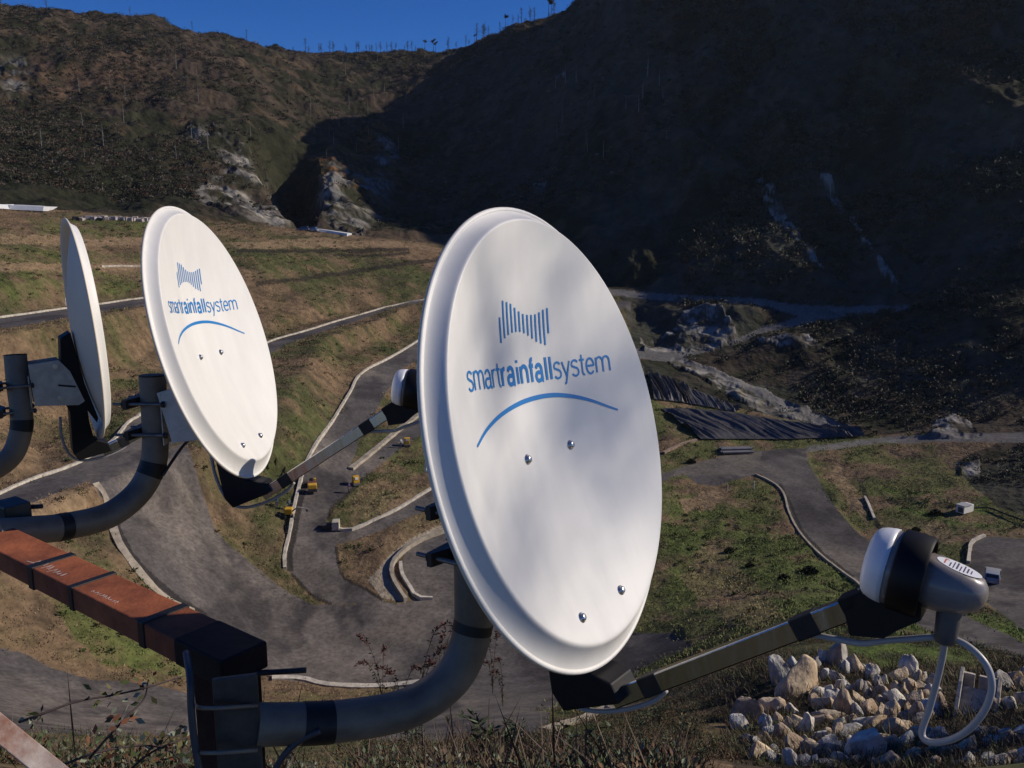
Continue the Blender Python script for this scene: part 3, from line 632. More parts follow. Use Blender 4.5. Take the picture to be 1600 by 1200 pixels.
    sq.add([sp(.026*math.cos(k*math.pi/16), .0185*math.sin(k*math.pi/16)) for k in range(32)], [tuple(range(32))]); stk = sq.build('sticker', M_STICK, body)
    ik = MB()
    for u, v0, v1, w in ((-.010, -.013, .004, .0014), (-.006, -.014, .012, .0012), (-.002, -.012, .014, .0018), (.002, -.015, .006, .0012), (.006, -.013, .013, .0014), (.010, -.010, .009, .0016), (.014, -.008, .006, .0012)):
        ik.add([sp(u-w/2, v0, .0004), sp(u+w/2, v0, .0004), sp(u+w/2, v1, .0004), sp(u-w/2, v1, .0004)], [(0, 1, 2, 3)])
    ik.build('sticker_text', M_INK, stk)
    ik = MB(); ik.add([sp(-.0172, -.009, .0004), sp(-.0155, -.009, .0004), sp(-.0155, .010, .0004), sp(-.0172, .010, .0004)], [(0, 1, 2, 3)]); ik.add([sp(-.0155, .0085, .0004), sp(-.0125, .0085, .0004), sp(-.0125, .010, .0004), sp(-.0155, .010, .0004)], [(0, 1, 2, 3)]); ik.build('sticker_mark', M_INKR, stk)
    # aerial cable: loop below the boot, back along the underside of the arm
    loop = [(-.334, .4497), (-.356, .4415), (-.385, .4290), (-.420, .4130), (-.447, .3990), (-.4575, .400), (-.459, .412), (-.452, .434), (-.436, .4580), (-.411, .4800), (-.385, .4920), (-.362, .4910), (-.343, .478), (-.333, .460), (-.330, .437), (-.331, .410), (-.3325, .378), (-.335, .350), (-.328, .318), (-.322, .290), (-.322, .262)]
    pts = [Vector((.012*math.sin(k*.5) if k < 14 else .004, a, b)) for k, (a, b) in enumerate(loop)]
    MB().tube(spline(pts, 6), .0042, 12).build('cable', M_CABLE, root, smooth=True)
    MB().tube(spline([Vector((.006, a, b)) for a, b in ((-.396, .060), (-.412, .035), (-.424, -.01), (-.428, -.06), (-.420, -.10), (-.39, -.125), (-.33, -.135), (-.27, -.13))], 6), .0042, 12).build('cable', M_CABLE, root, smooth=True)
    return root
BEAM_Z = -.70
def mast(name, label, pts, r, tapes, cuts=None):
    path = spline(pts, 10); m = MB(); m.tube(path, r, 28); o = m.build('mast', M_GALV, None, angle=50)
    o.name = 'mast'; tag(o, label, 'mast pipe', 'bent steel mast pipes')
    m = MB(); m.tube([path[0]+(path[0]-path[1]).normalized()*.0005, path[0]+(path[0]-path[1]).normalized()*.004], r*1.01, 28); m.build('end_cap', M_TAPE, o, angle=50)
    for a, b in tapes:
        i0, i1 = int(a*(len(path)-1)), int(b*(len(path)-1)); m = MB(); m.tube(path[i0:i1+1], r*1.025, 28); m.build('tape_band', M_TAPE, o, angle=50)
    return o
make_dish(FR1, 'largest and nearest white dish, blue lettering and emblem, grey shading on its face', (-.064, 1.406), 1)
make_dish(FR2, 'smaller white dish with blue lettering, in the middle of the row of three', (-.919, 2.246), 1)
make_dish(FR3, 'farthest dish seen edge on from behind, plain pale back without lettering', (-1.547, 2.738), 1, False)
P1x, P1y = -.064, 1.406
m1 = mast('mast', 'thick bent pipe carrying the nearest dish, from the dark post at the bottom', [Vector((P1x, P1y, -.40)), Vector((P1x, P1y, -.52)), Vector((P1x, P1y, -.66)), at(739.5, 975, 1.51), at(729, 1018, 1.51), at(707, 1058, 1.505), at(665, 1093, 1.495), at(612, 1114, 1.48), at(520, 1128, 1.445), at(445, 1131, 1.415), at(402, 1132, 1.40)], .0330, [(.285, .335), (.80, .86)])
m2 = mast('mast', 'bent pipe holding the second dish, taped twice, rising from the lit end of the beam', [at(238, 588, 2.29), at(241, 640, 2.30), at(243, 688, 2.31), at(238, 730, 2.31), at(214, 772, 2.29), at(168, 806, 2.24), at(100, 823, 2.14), at(52, 828, 2.08), at(-10, 833, 2.0)], .0326, [(.36, .42), (.74, .775)])
m3 = mast('mast', 'bent pipe at the left edge holding the farthest dish seen edge on', [at(24, 556, 2.79), at(28, 600, 2.79), at(33, 640, 2.79), at(33, 672, 2.79), at(18, 712, 2.79), at(-20, 738, 2.78), at(-90, 752, 2.72)], .0326, [(.42, .50)])
# beam, straps, chalk marks
BA = Vector(ray(345, 1035)); BA = BA*(BEAM_Z/BA.z); BD = Vector((-.7957, .6057, 0)).normalized(); BE = Vector((.6057, .7957, 0)).normalized(); BWD, BHT = .0865, .044
RB = Matrix((BD, BE, Vector((0, 0, 1)))).transposed()
def beam_pt(t, w=0, h=0): return BA+BD*t+BE*w+Vector((0, 0, h))
def beam_t(px, py):
    p = Vector(ray(px, py)); p = p*(BEAM_Z/p.z)-BA; return p.dot(BD), p.dot(BE)
beam = MB().box(beam_pt(1.6, BWD/2, -BHT/2), (3.2, BWD, BHT), RB).build('steel_beam', M_RUST, None, bevel=.003)
tag(beam, 'long rusty square steel beam running into the distance at lower left', 'beam')
for px, py, w in ((48, 886, .022), (112, 917, .016), (222, 972, .020)):
    t, _ = beam_t(px, py); m = MB(); m.box(beam_pt(t, BWD/2, -BHT/2), (w, BWD+.005, BHT+.005), RB); m.build('strap', M_TAPE, beam, bevel=.002)
m = MB(); m.box(beam_pt(.064, BWD/2, -BHT/2), (.133, BWD+.003, BHT+.003), RB); m.build('shaded_end', mat('beam_end_shade', (.016, .011, .011), .7, noise=.4, scale=25, bump=.001, bscale=60, spec=.2), beam, bevel=.004)  # dark sleeve deepens the dish's shadow on the beam's near end
m = MB(); rs = random.Random(3)
def chalk(px0, py0, seq, w=.0016):
    t0, w0 = beam_t(px0, py0)
    for a, b in zip(seq[:-1], seq[1:]):
        p = beam_pt(t0-a[0]*.001, w0+a[1]*.001, .0006); q = beam_pt(t0-b[0]*.001, w0+b[1]*.001, .0006); d = (q-p).normalized().cross(Vector((0, 0, 1)))*w/2
        m.add([p-d, p+d, q+d, q-d], [(0, 1, 2, 3)])
for k in range(9): chalk(50+k*5.0, 880+k*2.6, [(0, rs.uniform(-3, 5)), (rs.uniform(-3, 6), rs.uniform(14, 24)), (rs.uniform(2, 9), rs.uniform(2, 9))])
chalk(42, 877, [(0, 0), (16, 3), (34, 2)])
for k in range(9): chalk(142+k*4.6, 925+k*2.2, [(0, 0), (rs.uniform(-2, 3), rs.uniform(5, 11)), (rs.uniform(2, 6), rs.uniform(1, 4))], .0014)
m.build('chalk_mark', M_SCRATCH, beam)
pm = beam_pt(.050, BWD/2, 0)
post = MB().box((pm.x, pm.y, (-.744-1.75)/2), (.078, .078, 1.006), RB).build('steel_post', M_POST, None, bevel=.003); tag(post, 'dark rusty square post under the near end of the beam', 'post')
m = MB(); m.box(at(373, 1150, 1.375), (.066, .010, .20), Matrix.Rotation(.25, 3, 'Z')); pf = m.build('base_plate', mat('dull_steel', (.07, .06, .052), .6, metal=.3, noise=.4, scale=25), m1, bevel=.002)
for y_ in (1106, 1176):
    m = MB(); m.tube(spline([at(402, y_-4, 1.37), at(345, y_, 1.33), at(314, y_, 1.35), at(306, y_-4, 1.40)], 5), .0032, 10); m.build('u_bolt', M_GALV, m1, smooth=True)
m = MB(); m.tube([at(396, 1052, 1.47), at(478, 1047, 1.47)], .0048, 12); m.build('threaded_rod', M_DARKMET, m1)
for y_, a_, b_ in ((793, -10, 66), (803, -20, 46)):
    m = MB(); m.tube([at(a_, y_+3, 2.12), at(b_, y_-2, 2.12)], .0055, 10); m.build('threaded_rod', M_DARKMET, m2)
m = MB(); m.box(at(18, 800, 2.10), (.075, .06, .05), RB); m.build('base_plate', M_DARKMET, m2, bevel=.003)
cb = MB().tube(spline([at(291, 1020, 1.42), at(297, 1060, 1.36), at(299, 1110, 1.35), at(304, 1160, 1.35), at(316, 1230, 1.35)], 6), .0056, 12).build('cable', M_CABLEK, None, smooth=True); tag(cb, 'dark cable hanging down beside the post at the bottom', 'cable')
cb = MB().tube(spline([at(500, 1142, 1.40), at(470, 1156, 1.40), at(444, 1180, 1.40), at(420, 1220, 1.40)], 6), .0052, 12).build('cable', M_CABLEK, None, smooth=True); tag(cb, 'short dark cable curving down under the nearest mast pipe', 'cable')
cb = MB().tube(spline([at(302, 680, 2.36), at(285, 698, 2.36), at(268, 722, 2.33), at(255, 742, 2.30)], 6), .0040, 10).build('cable', M_CABLEK, None, smooth=True); tag(cb, 'thin black cable between the second dish and its mast pipe', 'cable')
# near railing, bottom left corner
ra, rb = at(-120, 1042, .98), at(140, 1252, .98); dr = (rb-ra).normalized(); up = Vector((0, -.5, .86)); up = (up-dr*up.dot(dr)).normalized(); sd = dr.cross(up)
RM = Matrix((dr, sd, up)).transposed()
rail = MB().box((ra+rb)/2, ((rb-ra).length, .024, .006), RM).box((ra+rb)/2-up*.010+sd*(-.010), ((rb-ra).length, .005, .016), RM).build('railing', M_RUSTP, None, bevel=.001)
tag(rail, 'railing of peeling white paint over rust in the bottom left corner', 'railing')
# ---------------------------------------------------------------- things standing in the valley
FT = theta
def gz(x, y):
    x = np.asarray(x, float); y = np.asarray(y, float); t = np.arctan2(x, y); r = np.hypot(x, y)
    i = np.clip(np.searchsorted(FT, t)-1, 0, nT-2); j = np.clip(np.searchsorted(rr, r)-1, 0, nR-2)
    a = np.clip((t-FT[i])/(FT[i+1]-FT[i]), 0, 1); b = np.clip((r-rr[j])/(rr[j+1]-rr[j]), 0, 1)
    return (Z[i, j]*(1-a)+Z[i+1, j]*a)*(1-b)+(Z[i, j+1]*(1-a)+Z[i+1, j+1]*a)*b
J0 = int(np.searchsorted(rr, 13.5))
def spot(px, py):
    """where a sight line meets the finished ground"""
    t, e = az_el(px, py); i = int(np.clip(np.searchsorted(FT, t), 0, nT-1)); E_ = Z[i, J0:]/rr[J0:]
    k = int(np.argmax(E_ >= e)) if (E_ >= e).any() else len(E_)-1
    r = rr[J0+k]
    if k > 0: r = rr[J0+k-1]+(r-rr[J0+k-1])*np.clip((e-E_[k-1])/max(E_[k]-E_[k-1], 1e-9), 0, 1)
    x, y = r*math.sin(t), r*math.cos(t); return Vector((x, y, float(gz(x, y))))
def kerb(name, label, pts, h=.35, w=.35, material=None, step=1.2, cat='kerb', group='pale kerbs along the haul roads', base=.35, lift=0):
    P = [spot(*p) for p in pts]; S = spline(P, 8); L = [0]
    for a, b in zip(S[:-1], S[1:]): L.append(L[-1]+(b-a).length)
    n = max(4, int(L[-1]/step)); q = np.linspace(0, L[-1], n); xyz = np.stack([np.interp(q, L, [v[k] for v in S]) for k in range(3)], 1)
    zz = gz(xyz[:, 0], xyz[:, 1])
    for _ in range(2): zz[1:-1] = (zz[:-2]+zz[1:-1]*2+zz[2:])/4
    m = MB(); R_ = []; rs = random.Random(len(label))
    for k in range(n):
        a = Vector((xyz[max(k-1, 0)][0], xyz[max(k-1, 0)][1], 0)); b = Vector((xyz[min(k+1, n-1)][0], xyz[min(k+1, n-1)][1], 0))
        d = (b-a).normalized(); s = Vector((-d.y, d.x, 0))*(w/2*rs.uniform(.88, 1.12)); c = Vector((xyz[k][0], xyz[k][1], zz[k]+lift)); u = Vector((0, 0, h*rs.uniform(.9, 1.1)))
        R_.append([c-s*1.1-Vector((0, 0, base)), c+s*1.1-Vector((0, 0, base)), c+s+u, c-s+u])
    m.rings(R_); o = m.build(name, material or M_CONC); tag(o, label, cat, group); return o
kerb('kerb', 'pale kerb of the highest road, far left behind the edge-on dish', [(-60, 508), (0, 497), (50, 490), (100, 483), (170, 474), (228, 466)], .35, .5)
kerb('kerb', 'long pale kerb of the middle road, running behind the second dish to the left edge', [(790, 441), (720, 456), (665, 468), (616, 478), (556, 494), (476, 518), (422, 534), (320, 590), (228, 643), (218, 650), (195, 667), (160, 702), (120, 725), (50, 750), (0, 772), (-60, 798)], .32, .42)
kerb('kerb', 'pale kerb bending down past the yellow roller between the two front dishes', [(960, 470), (880, 478), (800, 490), (720, 507), (660, 529), (587, 571), (560, 589), (547, 614), (513, 668), (490, 701), (471, 747), (459, 797), (453, 832), (445, 867), (445, 890)], .38, .42)
kerb('kerb', 'short wide pale kerb under the second dish arm, where two roads fork', [(548, 734), (568, 718), (600, 692), (642, 658), (690, 628), (760, 600), (850, 580), (940, 566)], .35, .9, M_CONC2)
kerb('kerb', 'broken pale kerb below the grass triangle, left of the nearest dish', [(524, 827), (549, 829), (585, 813), (622, 796), (680, 761), (725, 740), (800, 722), (880, 722), (940, 734)], .32, .42)
kerb('kerb', 'curved inner kerb around the dark hairpin beside the nearest mast', [(626, 880), (628, 898), (642, 921), (652, 936), (676, 936)], .35, .45)
kerb('retaining_wall', 'curved wall edging the dusty slab inside the hairpin', [(760, 806), (698, 830), (666, 842), (637, 858), (614, 882), (614, 907), (634, 940)], .55, .5, M_CONC2, cat='wall', group=None)
kerb('kerb', 'worn pale kerb at left, disappearing behind the rusty beam', [(150, 758), (168, 791), (177, 827), (192, 860), (228, 908), (262, 938), (305, 957)], .3, .9, M_CONC2)
kerb('kerb', 'flat pale kerb above the nearest bent mast pipe', [(425, 1060), (469, 1061), (516, 1071), (604, 1073), (680, 1064)], .2, .8)
kerb('kerb', 'short pale kerb below the bottom edge of the nearest dish', [(850, 1146), (900, 1131), (940, 1120), (1005, 1105)], .3, .6, M_CONC2)
kerb('kerb', 'thin kerb curving down the right hand road to the feed head', [(1180, 742), (1210, 757), (1225, 774), (1232, 800), (1247, 830), (1277, 864), (1330, 905), (1349, 921)], .3, .3, M_CONC2)
kerb('kerb', 'short white kerb beside the narrow path above the feed head', [(1351, 778), (1357, 790), (1366, 812)], .35, .35)
kerb('kerb', 'pale kerb at the bend next to the parked car', [(1513, 880), (1515, 862), (1519, 848), (1538, 838)], .35, .42)
kerb('kerb', 'thin pale kerb line on the terrace between the two left dishes', [(158, 417), (195, 416), (232, 417)], .3, .5)
kerb('kerb', 'brown stone kerb below the wrinkled dark sheeting', [(1037, 709), (1060, 697), (1088, 689)], .4, .6, mat('brown_stone', (.30, .21, .15), .9, noise=.4, scale=2))
def put(name, px, py, label, cat, group=None, rot=0, dz=0):
    r = empty(name, spot(px, py)+Vector((0, 0, dz))); r.rotation_euler = (0, 0, rot); tag(r, label, cat, group); return r
M_YEL = mat('yellow_paint', (.62, .36, .03), .5, noise=.15, scale=3); M_RUBBER = mat('rubber', (.02, .02, .02), .8); M_GREYM = mat('grey_machine', (.12, .11, .11), .6)
M_GLASS = mat('dark_glass', (.02, .025, .03), .1, spec=.6); M_CARW = mat('silver_paint', (.42, .44, .46), .35, metal=.3); M_SIGNW = mat('white_board', (.8, .78, .74), .6); M_REDB = mat('maroon', (.16, .05, .05), .6)
# yellow tandem roller (two bodies joined in the middle)
r = put('road_roller', 488, 766, 'yellow two-part road roller on the dark road beside the pale kerb', 'roller', rot=.25)
m = MB(); m.box((0, -.95, .95), (1.35, 1.2, .7), bev=.12); m.build('engine_hood', M_YEL, r)
m = MB(); m.box((0, .75, .95), (1.25, .9, .35), bev=.06); m.build('deck', M_REDB, r)
m = MB(); m.box((-.1, 1.25, 1.25), (.5, .25, .6), bev=.05); m.build('seat', M_RUBBER, r)
m = MB(); m.box((.45, 1.35, 1.1), (.35, .5, .75), bev=.06); m.build('side_panel', M_YEL, r)
for yy in (-.95, 1.0):
    m = MB(); m.tube([Vector((-.65, yy, .5)), Vector((.65, yy, .5))], .5, 24); m.build('drum', M_GREYM, r, angle=40)
m = MB(); m.tube([Vector((0, .1, 1.1)), Vector((0, .25, 1.6))], .03, 8); m.tube([Vector((-.2, .25, 1.6)), Vector((.2, .25, 1.6))], .03, 8); m.build('steering', M_RUBBER, r)
def person(px, py, label, jacket, trousers, rot=0, bend=0.):
    r = put('person', px, py, label, 'person', rot=rot)
    pts = {'pel': (0, 0, .95), 'che': (0, -.06*bend*4, 1.32), 'nec': (0, -.10*bend*4, 1.50), 'hea': (0, -.13*bend*4, 1.66), 'hl': (.10, 0, .90), 'kl': (.12, -.03, .50), 'al': (.13, .02, .08), 'tl': (.14, -.16, .04), 'hr': (-.10, 0, .90), 'kr': (-.13, -.10, .50), 'ar': (-.14, .06, .08), 'tr': (-.14, -.12, .04),
           'sl': (.20, -.08*bend*4, 1.42), 'el': (.27, -.10-.1*bend, 1.14), 'wl': (.24, -.30, .96), 'fl': (.23, -.38, .92), 'sr': (-.20, -.08*bend*4, 1.42), 'er': (-.28, -.02, 1.14), 'wr': (-.27, -.20, .92), 'fr': (-.26, -.27, .86)}
    rad = {'pel': .15, 'che': .17, 'nec': .06, 'hea': .115, 'hl': .10, 'kl': .07, 'al': .05, 'tl': .045, 'hr': .10, 'kr': .07, 'ar': .05, 'tr': .045, 'sl': .08, 'el': .05, 'wl': .04, 'fl': .035, 'sr': .08, 'er': .05, 'wr': .04, 'fr': .035}
    ed = [('pel', 'che'), ('che', 'nec'), ('nec', 'hea'), ('pel', 'hl'), ('hl', 'kl'), ('kl', 'al'), ('al', 'tl'), ('pel', 'hr'), ('hr', 'kr'), ('kr', 'ar'), ('ar', 'tr'), ('che', 'sl'), ('sl', 'el'), ('el', 'wl'), ('wl', 'fl'), ('che', 'sr'), ('sr', 'er'), ('er', 'wr'), ('wr', 'fr')]
    ks = list(pts); me = bpy.data.meshes.new('body'); me.from_pydata([pts[k] for k in ks], [(ks.index(a), ks.index(b)) for a, b in ed], []); o = obj('body', me, None, r)
    md = o.modifiers.new('skin', 'SKIN'); md.use_smooth_shade = True
    for k, v in zip(ks, me.skin_vertices[0].data): v.radius = (rad[k], rad[k]); v.use_root = (k == 'pel')
    o.modifiers.new('sub', 'SUBSURF').levels = 1
    dg = bpy.context.evaluated_depsgraph_get(); dg.update(); me2 = bpy.data.meshes.new_from_object(o.evaluated_get(dg)); o.modifiers.clear(); o.data = me2
    me2.materials.clear()
    for mm in (jacket, trousers, mat('skin', (.42, .26, .19), .6), mat('dark_hair', (.03, .022, .018), .8)): me2.materials.append(mm)
    for p in me2.polygons:
        c = p.center; p.use_smooth = True
        p.material_index = (3 if c.z > 1.70 or (c.z > 1.6 and c.y > -.1*bend*4+.03) else 2) if c.z > 1.54 else (2 if (abs(c.x) > .17 and c.z < 1.0 and c.y < -.12) else (1 if c.z < 1.0 else 0))
    return r
M_NAVY = mat('navy_cloth', (.03, .04, .09), .9); M_BLUEJ = mat('blue_cloth', (.05, .14, .24), .9); M_PURP = mat('plum_cloth', (.08, .05, .10), .9); M_WCL = mat('white_cloth', (.6, .58, .55), .9); M_GRT = mat('grey_cloth', (.06, .06, .07), .9)
person(545, 771, 'worker in dark plum clothes beside the yellow machine in the middle of the road', M_PURP, M_GRT, 1.2, .2)
person(433, 793, 'worker in a blue jacket standing on the grass, left of the pale kerb', M_BLUEJ, M_NAVY, -.6)
person(451, 797, 'worker in grey blue bending by the small yellow excavator', mat('slate_cloth', (.10, .13, .16), .9), M_NAVY, .8, .5)
person(626, 700, 'worker in a white top and dark trousers near the upper road fork', M_WCL, M_NAVY, .4, .2)
def plate_rammer(px, py, label, rot):
    r = put('soil_compactor', px, py, label, 'compactor', 'small yellow compactors on the roads', rot)
    m = MB(); m.box((0, 0, .95), (1.0, .8, 1.1), bev=.1); m.build('engine_cover', M_YEL, r)
    m = MB(); m.box((.0, -.42, 1.15), (.5, .06, .4), bev=.02); m.build('grille', M_SIGNW, r)
    m = MB(); m.box((0, 0, .2), (1.15, 1.2, .4), bev=.08); m.build('base_plate', M_GREYM, r)
    m = MB(); m.tube(spline([(-.25, .4, .9), (-.25, .9, 1.3), (.25, .9, 1.3), (.25, .4, .9)], 6), .035, 8); m.build('handle', M_RUBBER, r, smooth=True)
plate_rammer(556, 758, 'small yellow compactor with a pale front on the middle road', .5)
plate_rammer(636, 697, 'small yellow compactor near the upper fork, beside the worker in white', .2)
# small excavator by the kerb
r = put('mini_excavator', 452, 808, 'small yellow excavator on the grass with its grey boom reaching over the kerb', 'excavator', rot=.1)
m = MB()
for s in (-.5, .5): m.box((s, 0, .22), (.3, 1.5, .42), bev=.1)
m.build('track', M_RUBBER, r)
m = MB(); m.box((-.05, .1, .95), (1.1, 1.2, .85), bev=.12); m.build('cab', M_YEL, r)
m = MB(); m.tube([Vector((.4, -.2, .9)), Vector((1.3, -.3, 1.55)), Vector((2.6, -.35, 1.35))], [.12, .10, .07], 8); m.build('boom', mat('boom_grey', (.35, .31, .27), .7), r)
m = MB(); m.prism([Vector((2.45, -.55, 1.35)), Vector((2.8, -.55, 1.25)), Vector((2.75, -.55, .95)), Vector((2.5, -.55, .9))], (0, .4, 0)); m.build('bucket', M_GREYM, r)
# concrete drain block at the corner
r = put('drain_block', 520, 826, 'pale concrete block with a dark grated front at the road corner', 'drain', rot=.1)
m = MB(); m.box((.45, 0, .6), (1.0, 1.6, 1.2), bev=.04); m.build('block', M_CONC, r)
m = MB(); m.box((-.8, .1, .35), (1.5, 1.2, .7), bev=.04); m.build('grate', mat('iron_grate', (.035, .03, .035), .8, noise=.4, scale=6), r)
def car(px, py, label, paint, rot, group=None):
    r = put('parked_car', px, py, label, 'car', group, rot)
    prof = [(-2.1, .35), (-2.1, .75), (-1.95, .95), (-1.75, 1.42), (-1.2, 1.52), (.2, 1.50), (1.0, 1.0), (1.95, .85), (2.1, .6), (2.1, .35)]
    m = MB(); sec = []
    for x, k in ((-.86, .97), (-.80, 1), (.80, 1), (.86, .97)): sec.append([Vector((x*(1-.16*max(0, (z-.95)/.55)), y*k, z)) for y, z in prof])
    m.rings(sec); m.build('body', paint, r, angle=35)
    m = MB(); m.prism([Vector((-.66, -1.985+.0, 1.0)), Vector((.66, -1.985, 1.0)), Vector((.60, -1.80, 1.36)), Vector((-.60, -1.80, 1.36))], (0, -.02, .01)); m.build('rear_window', M_GLASS, r)
    for s in (-1, 1):
        m = MB(); m.prism([Vector((s*.83, -1.55, 1.0)), Vector((s*.83, .75, 1.0)), Vector((s*.735, .15, 1.42)), Vector((s*.735, -1.4, 1.42))], (s*.015, 0, 0)); m.build('side_window', M_GLASS, r)
        m = MB(); m.box((s*.68, -2.1, .80), (.22, .05, .2), bev=.02); m.build('tail_lamp', mat('tail_lamp_red', (.35, .02, .02), .3), r)
        for y in (-1.3, 1.3):
            w = MB(); w.tube([Vector((s*.66, y, .33)), Vector((s*.87, y, .33))], .33, 20); w = w.build('wheel', M_RUBBER, r, angle=40); q = MB(); q.tube([Vector((s*.871, y, .33)), Vector((s*.88, y, .33))], .2, 14); q.build('rim', M_CHROME, w)
    m = MB(); m.prism([Vector((-.68, .28, 1.46)), Vector((.68, .28, 1.46)), Vector((.76, .98, 1.03)), Vector((-.76, .98, 1.03))], (0, .02, .02)); m.build('windscreen', M_GLASS, r)
    m = MB(); m.box((0, -2.115, .55), (.5, .02, .12)); m.build('number_plate', M_SIGNW, r)
car(1550, 906, 'silver hatchback parked on the dark road at the right edge', M_CARW, -.52)
car(474, 361, 'dark blue car on the far plateau under the cliff', mat('blue_paint', (.05, .08, .14), .35, metal=.3), 1.4, 'cars below the cliff')
car(488, 362, 'pale blue car on the far plateau under the cliff', mat('pale_blue_paint', (.25, .32, .42), .35, metal=.3), 1.3, 'cars below the cliff')
# site hut, pipes
r = put('site_container', 1507, 800, 'small white container on the bright green grass at right', 'container', rot=.55)
m = MB(); m.box((0, 0, .62), (2.5, 1.3, 1.15), bev=.05); m.build('shell', M_SIGNW, r)
m = MB(); m.box((-.35, 0, 1.25), (1.9, 1.5, .12), bev=.03); m.build('roof', mat('grey_roof', (.35, .35, .36), .7), r)
m = MB(); m.box((-1.26, -.1, .6), (.03, .8, .8)); m.build('door', mat('dark_door', (.06, .07, .07), .7), r)
P = [spot(*p)+Vector((0, 0, .35)) for p in ((1522, 797), (1545, 797), (1570, 806), (1620, 824))]
tag(MB().tube(spline(P, 8), .13, 10).build('drain_pipe', M_RUBBER, None, smooth=True), 'black pipe running from the white container to the right edge', 'pipe')
base = spot(1147, 706); dirp = Vector((.995, .10, 0)); nrm = Vector((-.10, .995, 0))
pipe0 = None
for k, (off, lev, sh) in enumerate(((-1.35, 0, .3), (-.85, 0, 0), (-.35, 0, .5), (.15, 0, .2), (.65, 0, -.2), (-.6, 1, .2), (-.1, 1, .6), (.4, 1, .1))):
    if pipe0 is None:
        m = MB(); m.rings([[Vector((x, r_*math.cos(2*math.pi*i/20), r_*math.sin(2*math.pi*i/20))) for i in range(20)] for x, r_ in ((-3.0, .21), (-3.0, .24), (3.0, .24), (3.0, .21), (-2.99, .21))], 0, False)
        o = pipe0 = m.build('stacked_pipe', mat('grey_pipe', (.17, .165, .175), .6, noise=.2, scale=2), None, angle=40)
    else: o = pipe0.copy(); COL.objects.link(o)
    o.location = base+dirp*sh+nrm*off+Vector((0, 0, .26+lev*.43)); o.rotation_euler = (0, 0, .10+.02*math.sin(k*7))
    tag(o, 'grey plastic pipe lying in the small stack under the dark sheeting', 'pipe', 'stack of grey pipes')
# geomembrane sheets on the lower right slope, wrinkled
def membrane(label, top, bot, seed):
    n = 260; T_ = resample(top, n); B_ = resample(bot, n); mrows = 26; vs = []
    ii, ff = np.meshgrid(np.arange(n), np.linspace(0, 1, mrows), indexing='ij'); s_ = ii*.19-ff*7.5
    wv = (ridged(s_+2*fbm(s_, ff*6, 9, 2, seed), ff*.8+seed*9, 1.7, 3, 5+seed)-.45)*.8+(fbm(s_, ff*2.5, 1.1, 2, 8+seed)-.5)*.35
    wv *= .9+2.8*sstep(.35, .7, fbm(ii*.19, ff*4, 14, 2, 12+seed))
    for i in range(n):
        a = spot(*T_[i]); b = spot(*B_[i])
        for j in range(mrows):
            p = a.lerp(b, ff[i, j]); g = float(gz(p.x, p.y)); e_ = min(1, 6*ff[i, j]+.15, 6*(1-ff[i, j])+.15)
            vs.append((p.x, p.y, max(p.z, g+.12)+.14+(wv[i, j]+.12)*e_))
    fs = [(i*mrows+j, (i+1)*mrows+j, (i+1)*mrows+j+1, i*mrows+j+1) for i in range(n-1) for j in range(mrows-1)]
    m = MB(); m.add(vs, fs); o = m.build('membrane_sheet', mat('geomembrane', (.060, .055, .052), .42, noise=.35, scale=.8, spec=.6), None, smooth=True)
    tag(o, label, 'plastic sheet', 'dark sheets lining the slope'); return o
membrane('wrinkled dark plastic sheet on the slope just above the right hand road', [(1034, 640), (1080, 640), (1140, 645), (1200, 655), (1260, 664), (1340, 676)], [(1095, 688), (1130, 688), (1180, 688), (1230, 688), (1290, 686), (1352, 684)], 1)
membrane('smaller dark plastic sheet higher up the slope at the edge of the nearest dish', [(1012, 582), (1040, 592), (1080, 608), (1130, 628), (1160, 640)], [(1022, 626), (1060, 630), (1090, 634), (1120, 640), (1150, 646)], 2)
# pale covers and stored blocks on the far plateau
def strip(name, label, pts, w, h, material, cat):
    o = kerb(name, label, pts, h, w, material, 3, cat, None, .5); return o
M_COVER = mat('white_cover', (.62, .62, .62), .6, noise=.08, scale=.5)
strip('ground_cover', 'long white cover lying on the plateau at the upper left edge', [(-90, 321), (0, 323), (45, 325), (84, 327)], 15, .7, M_COVER, 'cover')
strip('ground_cover', 'narrow white cover on the far plateau below the cliff', [(496, 361), (520, 364), (546, 368)], 4, .7, M_COVER, 'cover')
blk = None; rs = random.Random(5)
for k in range(30):
    px = 118+k*4.05+rs.uniform(-1.2, 1.2); p = spot(px, 343.5+rs.uniform(-2.2, 1.0)+k*.06)-Vector((0, 0, .35)); dark = k in (0, 1, 10)
    m = MB(); m.box((0, 0, .55), (rs.uniform(.9, 1.9), rs.uniform(.8, 1.4), rs.uniform(.7, 1.5)), bev=.12)
    o = m.build('stone_block', M_RUBBER if dark else mat('pinkish_stone', (.42, .36, .33), .9, noise=.3, scale=1.5)); o.location = p; o.rotation_euler = (0, 0, rs.uniform(-.4, .4)); o.rotation_euler[0] = rs.uniform(-.15, .15)
    tag(o, 'dark bundle among the pale blocks on the plateau edge behind the left dishes' if dark else 'pale stone block in the row on the plateau edge behind the left dishes', 'block', 'blocks stored on the plateau')
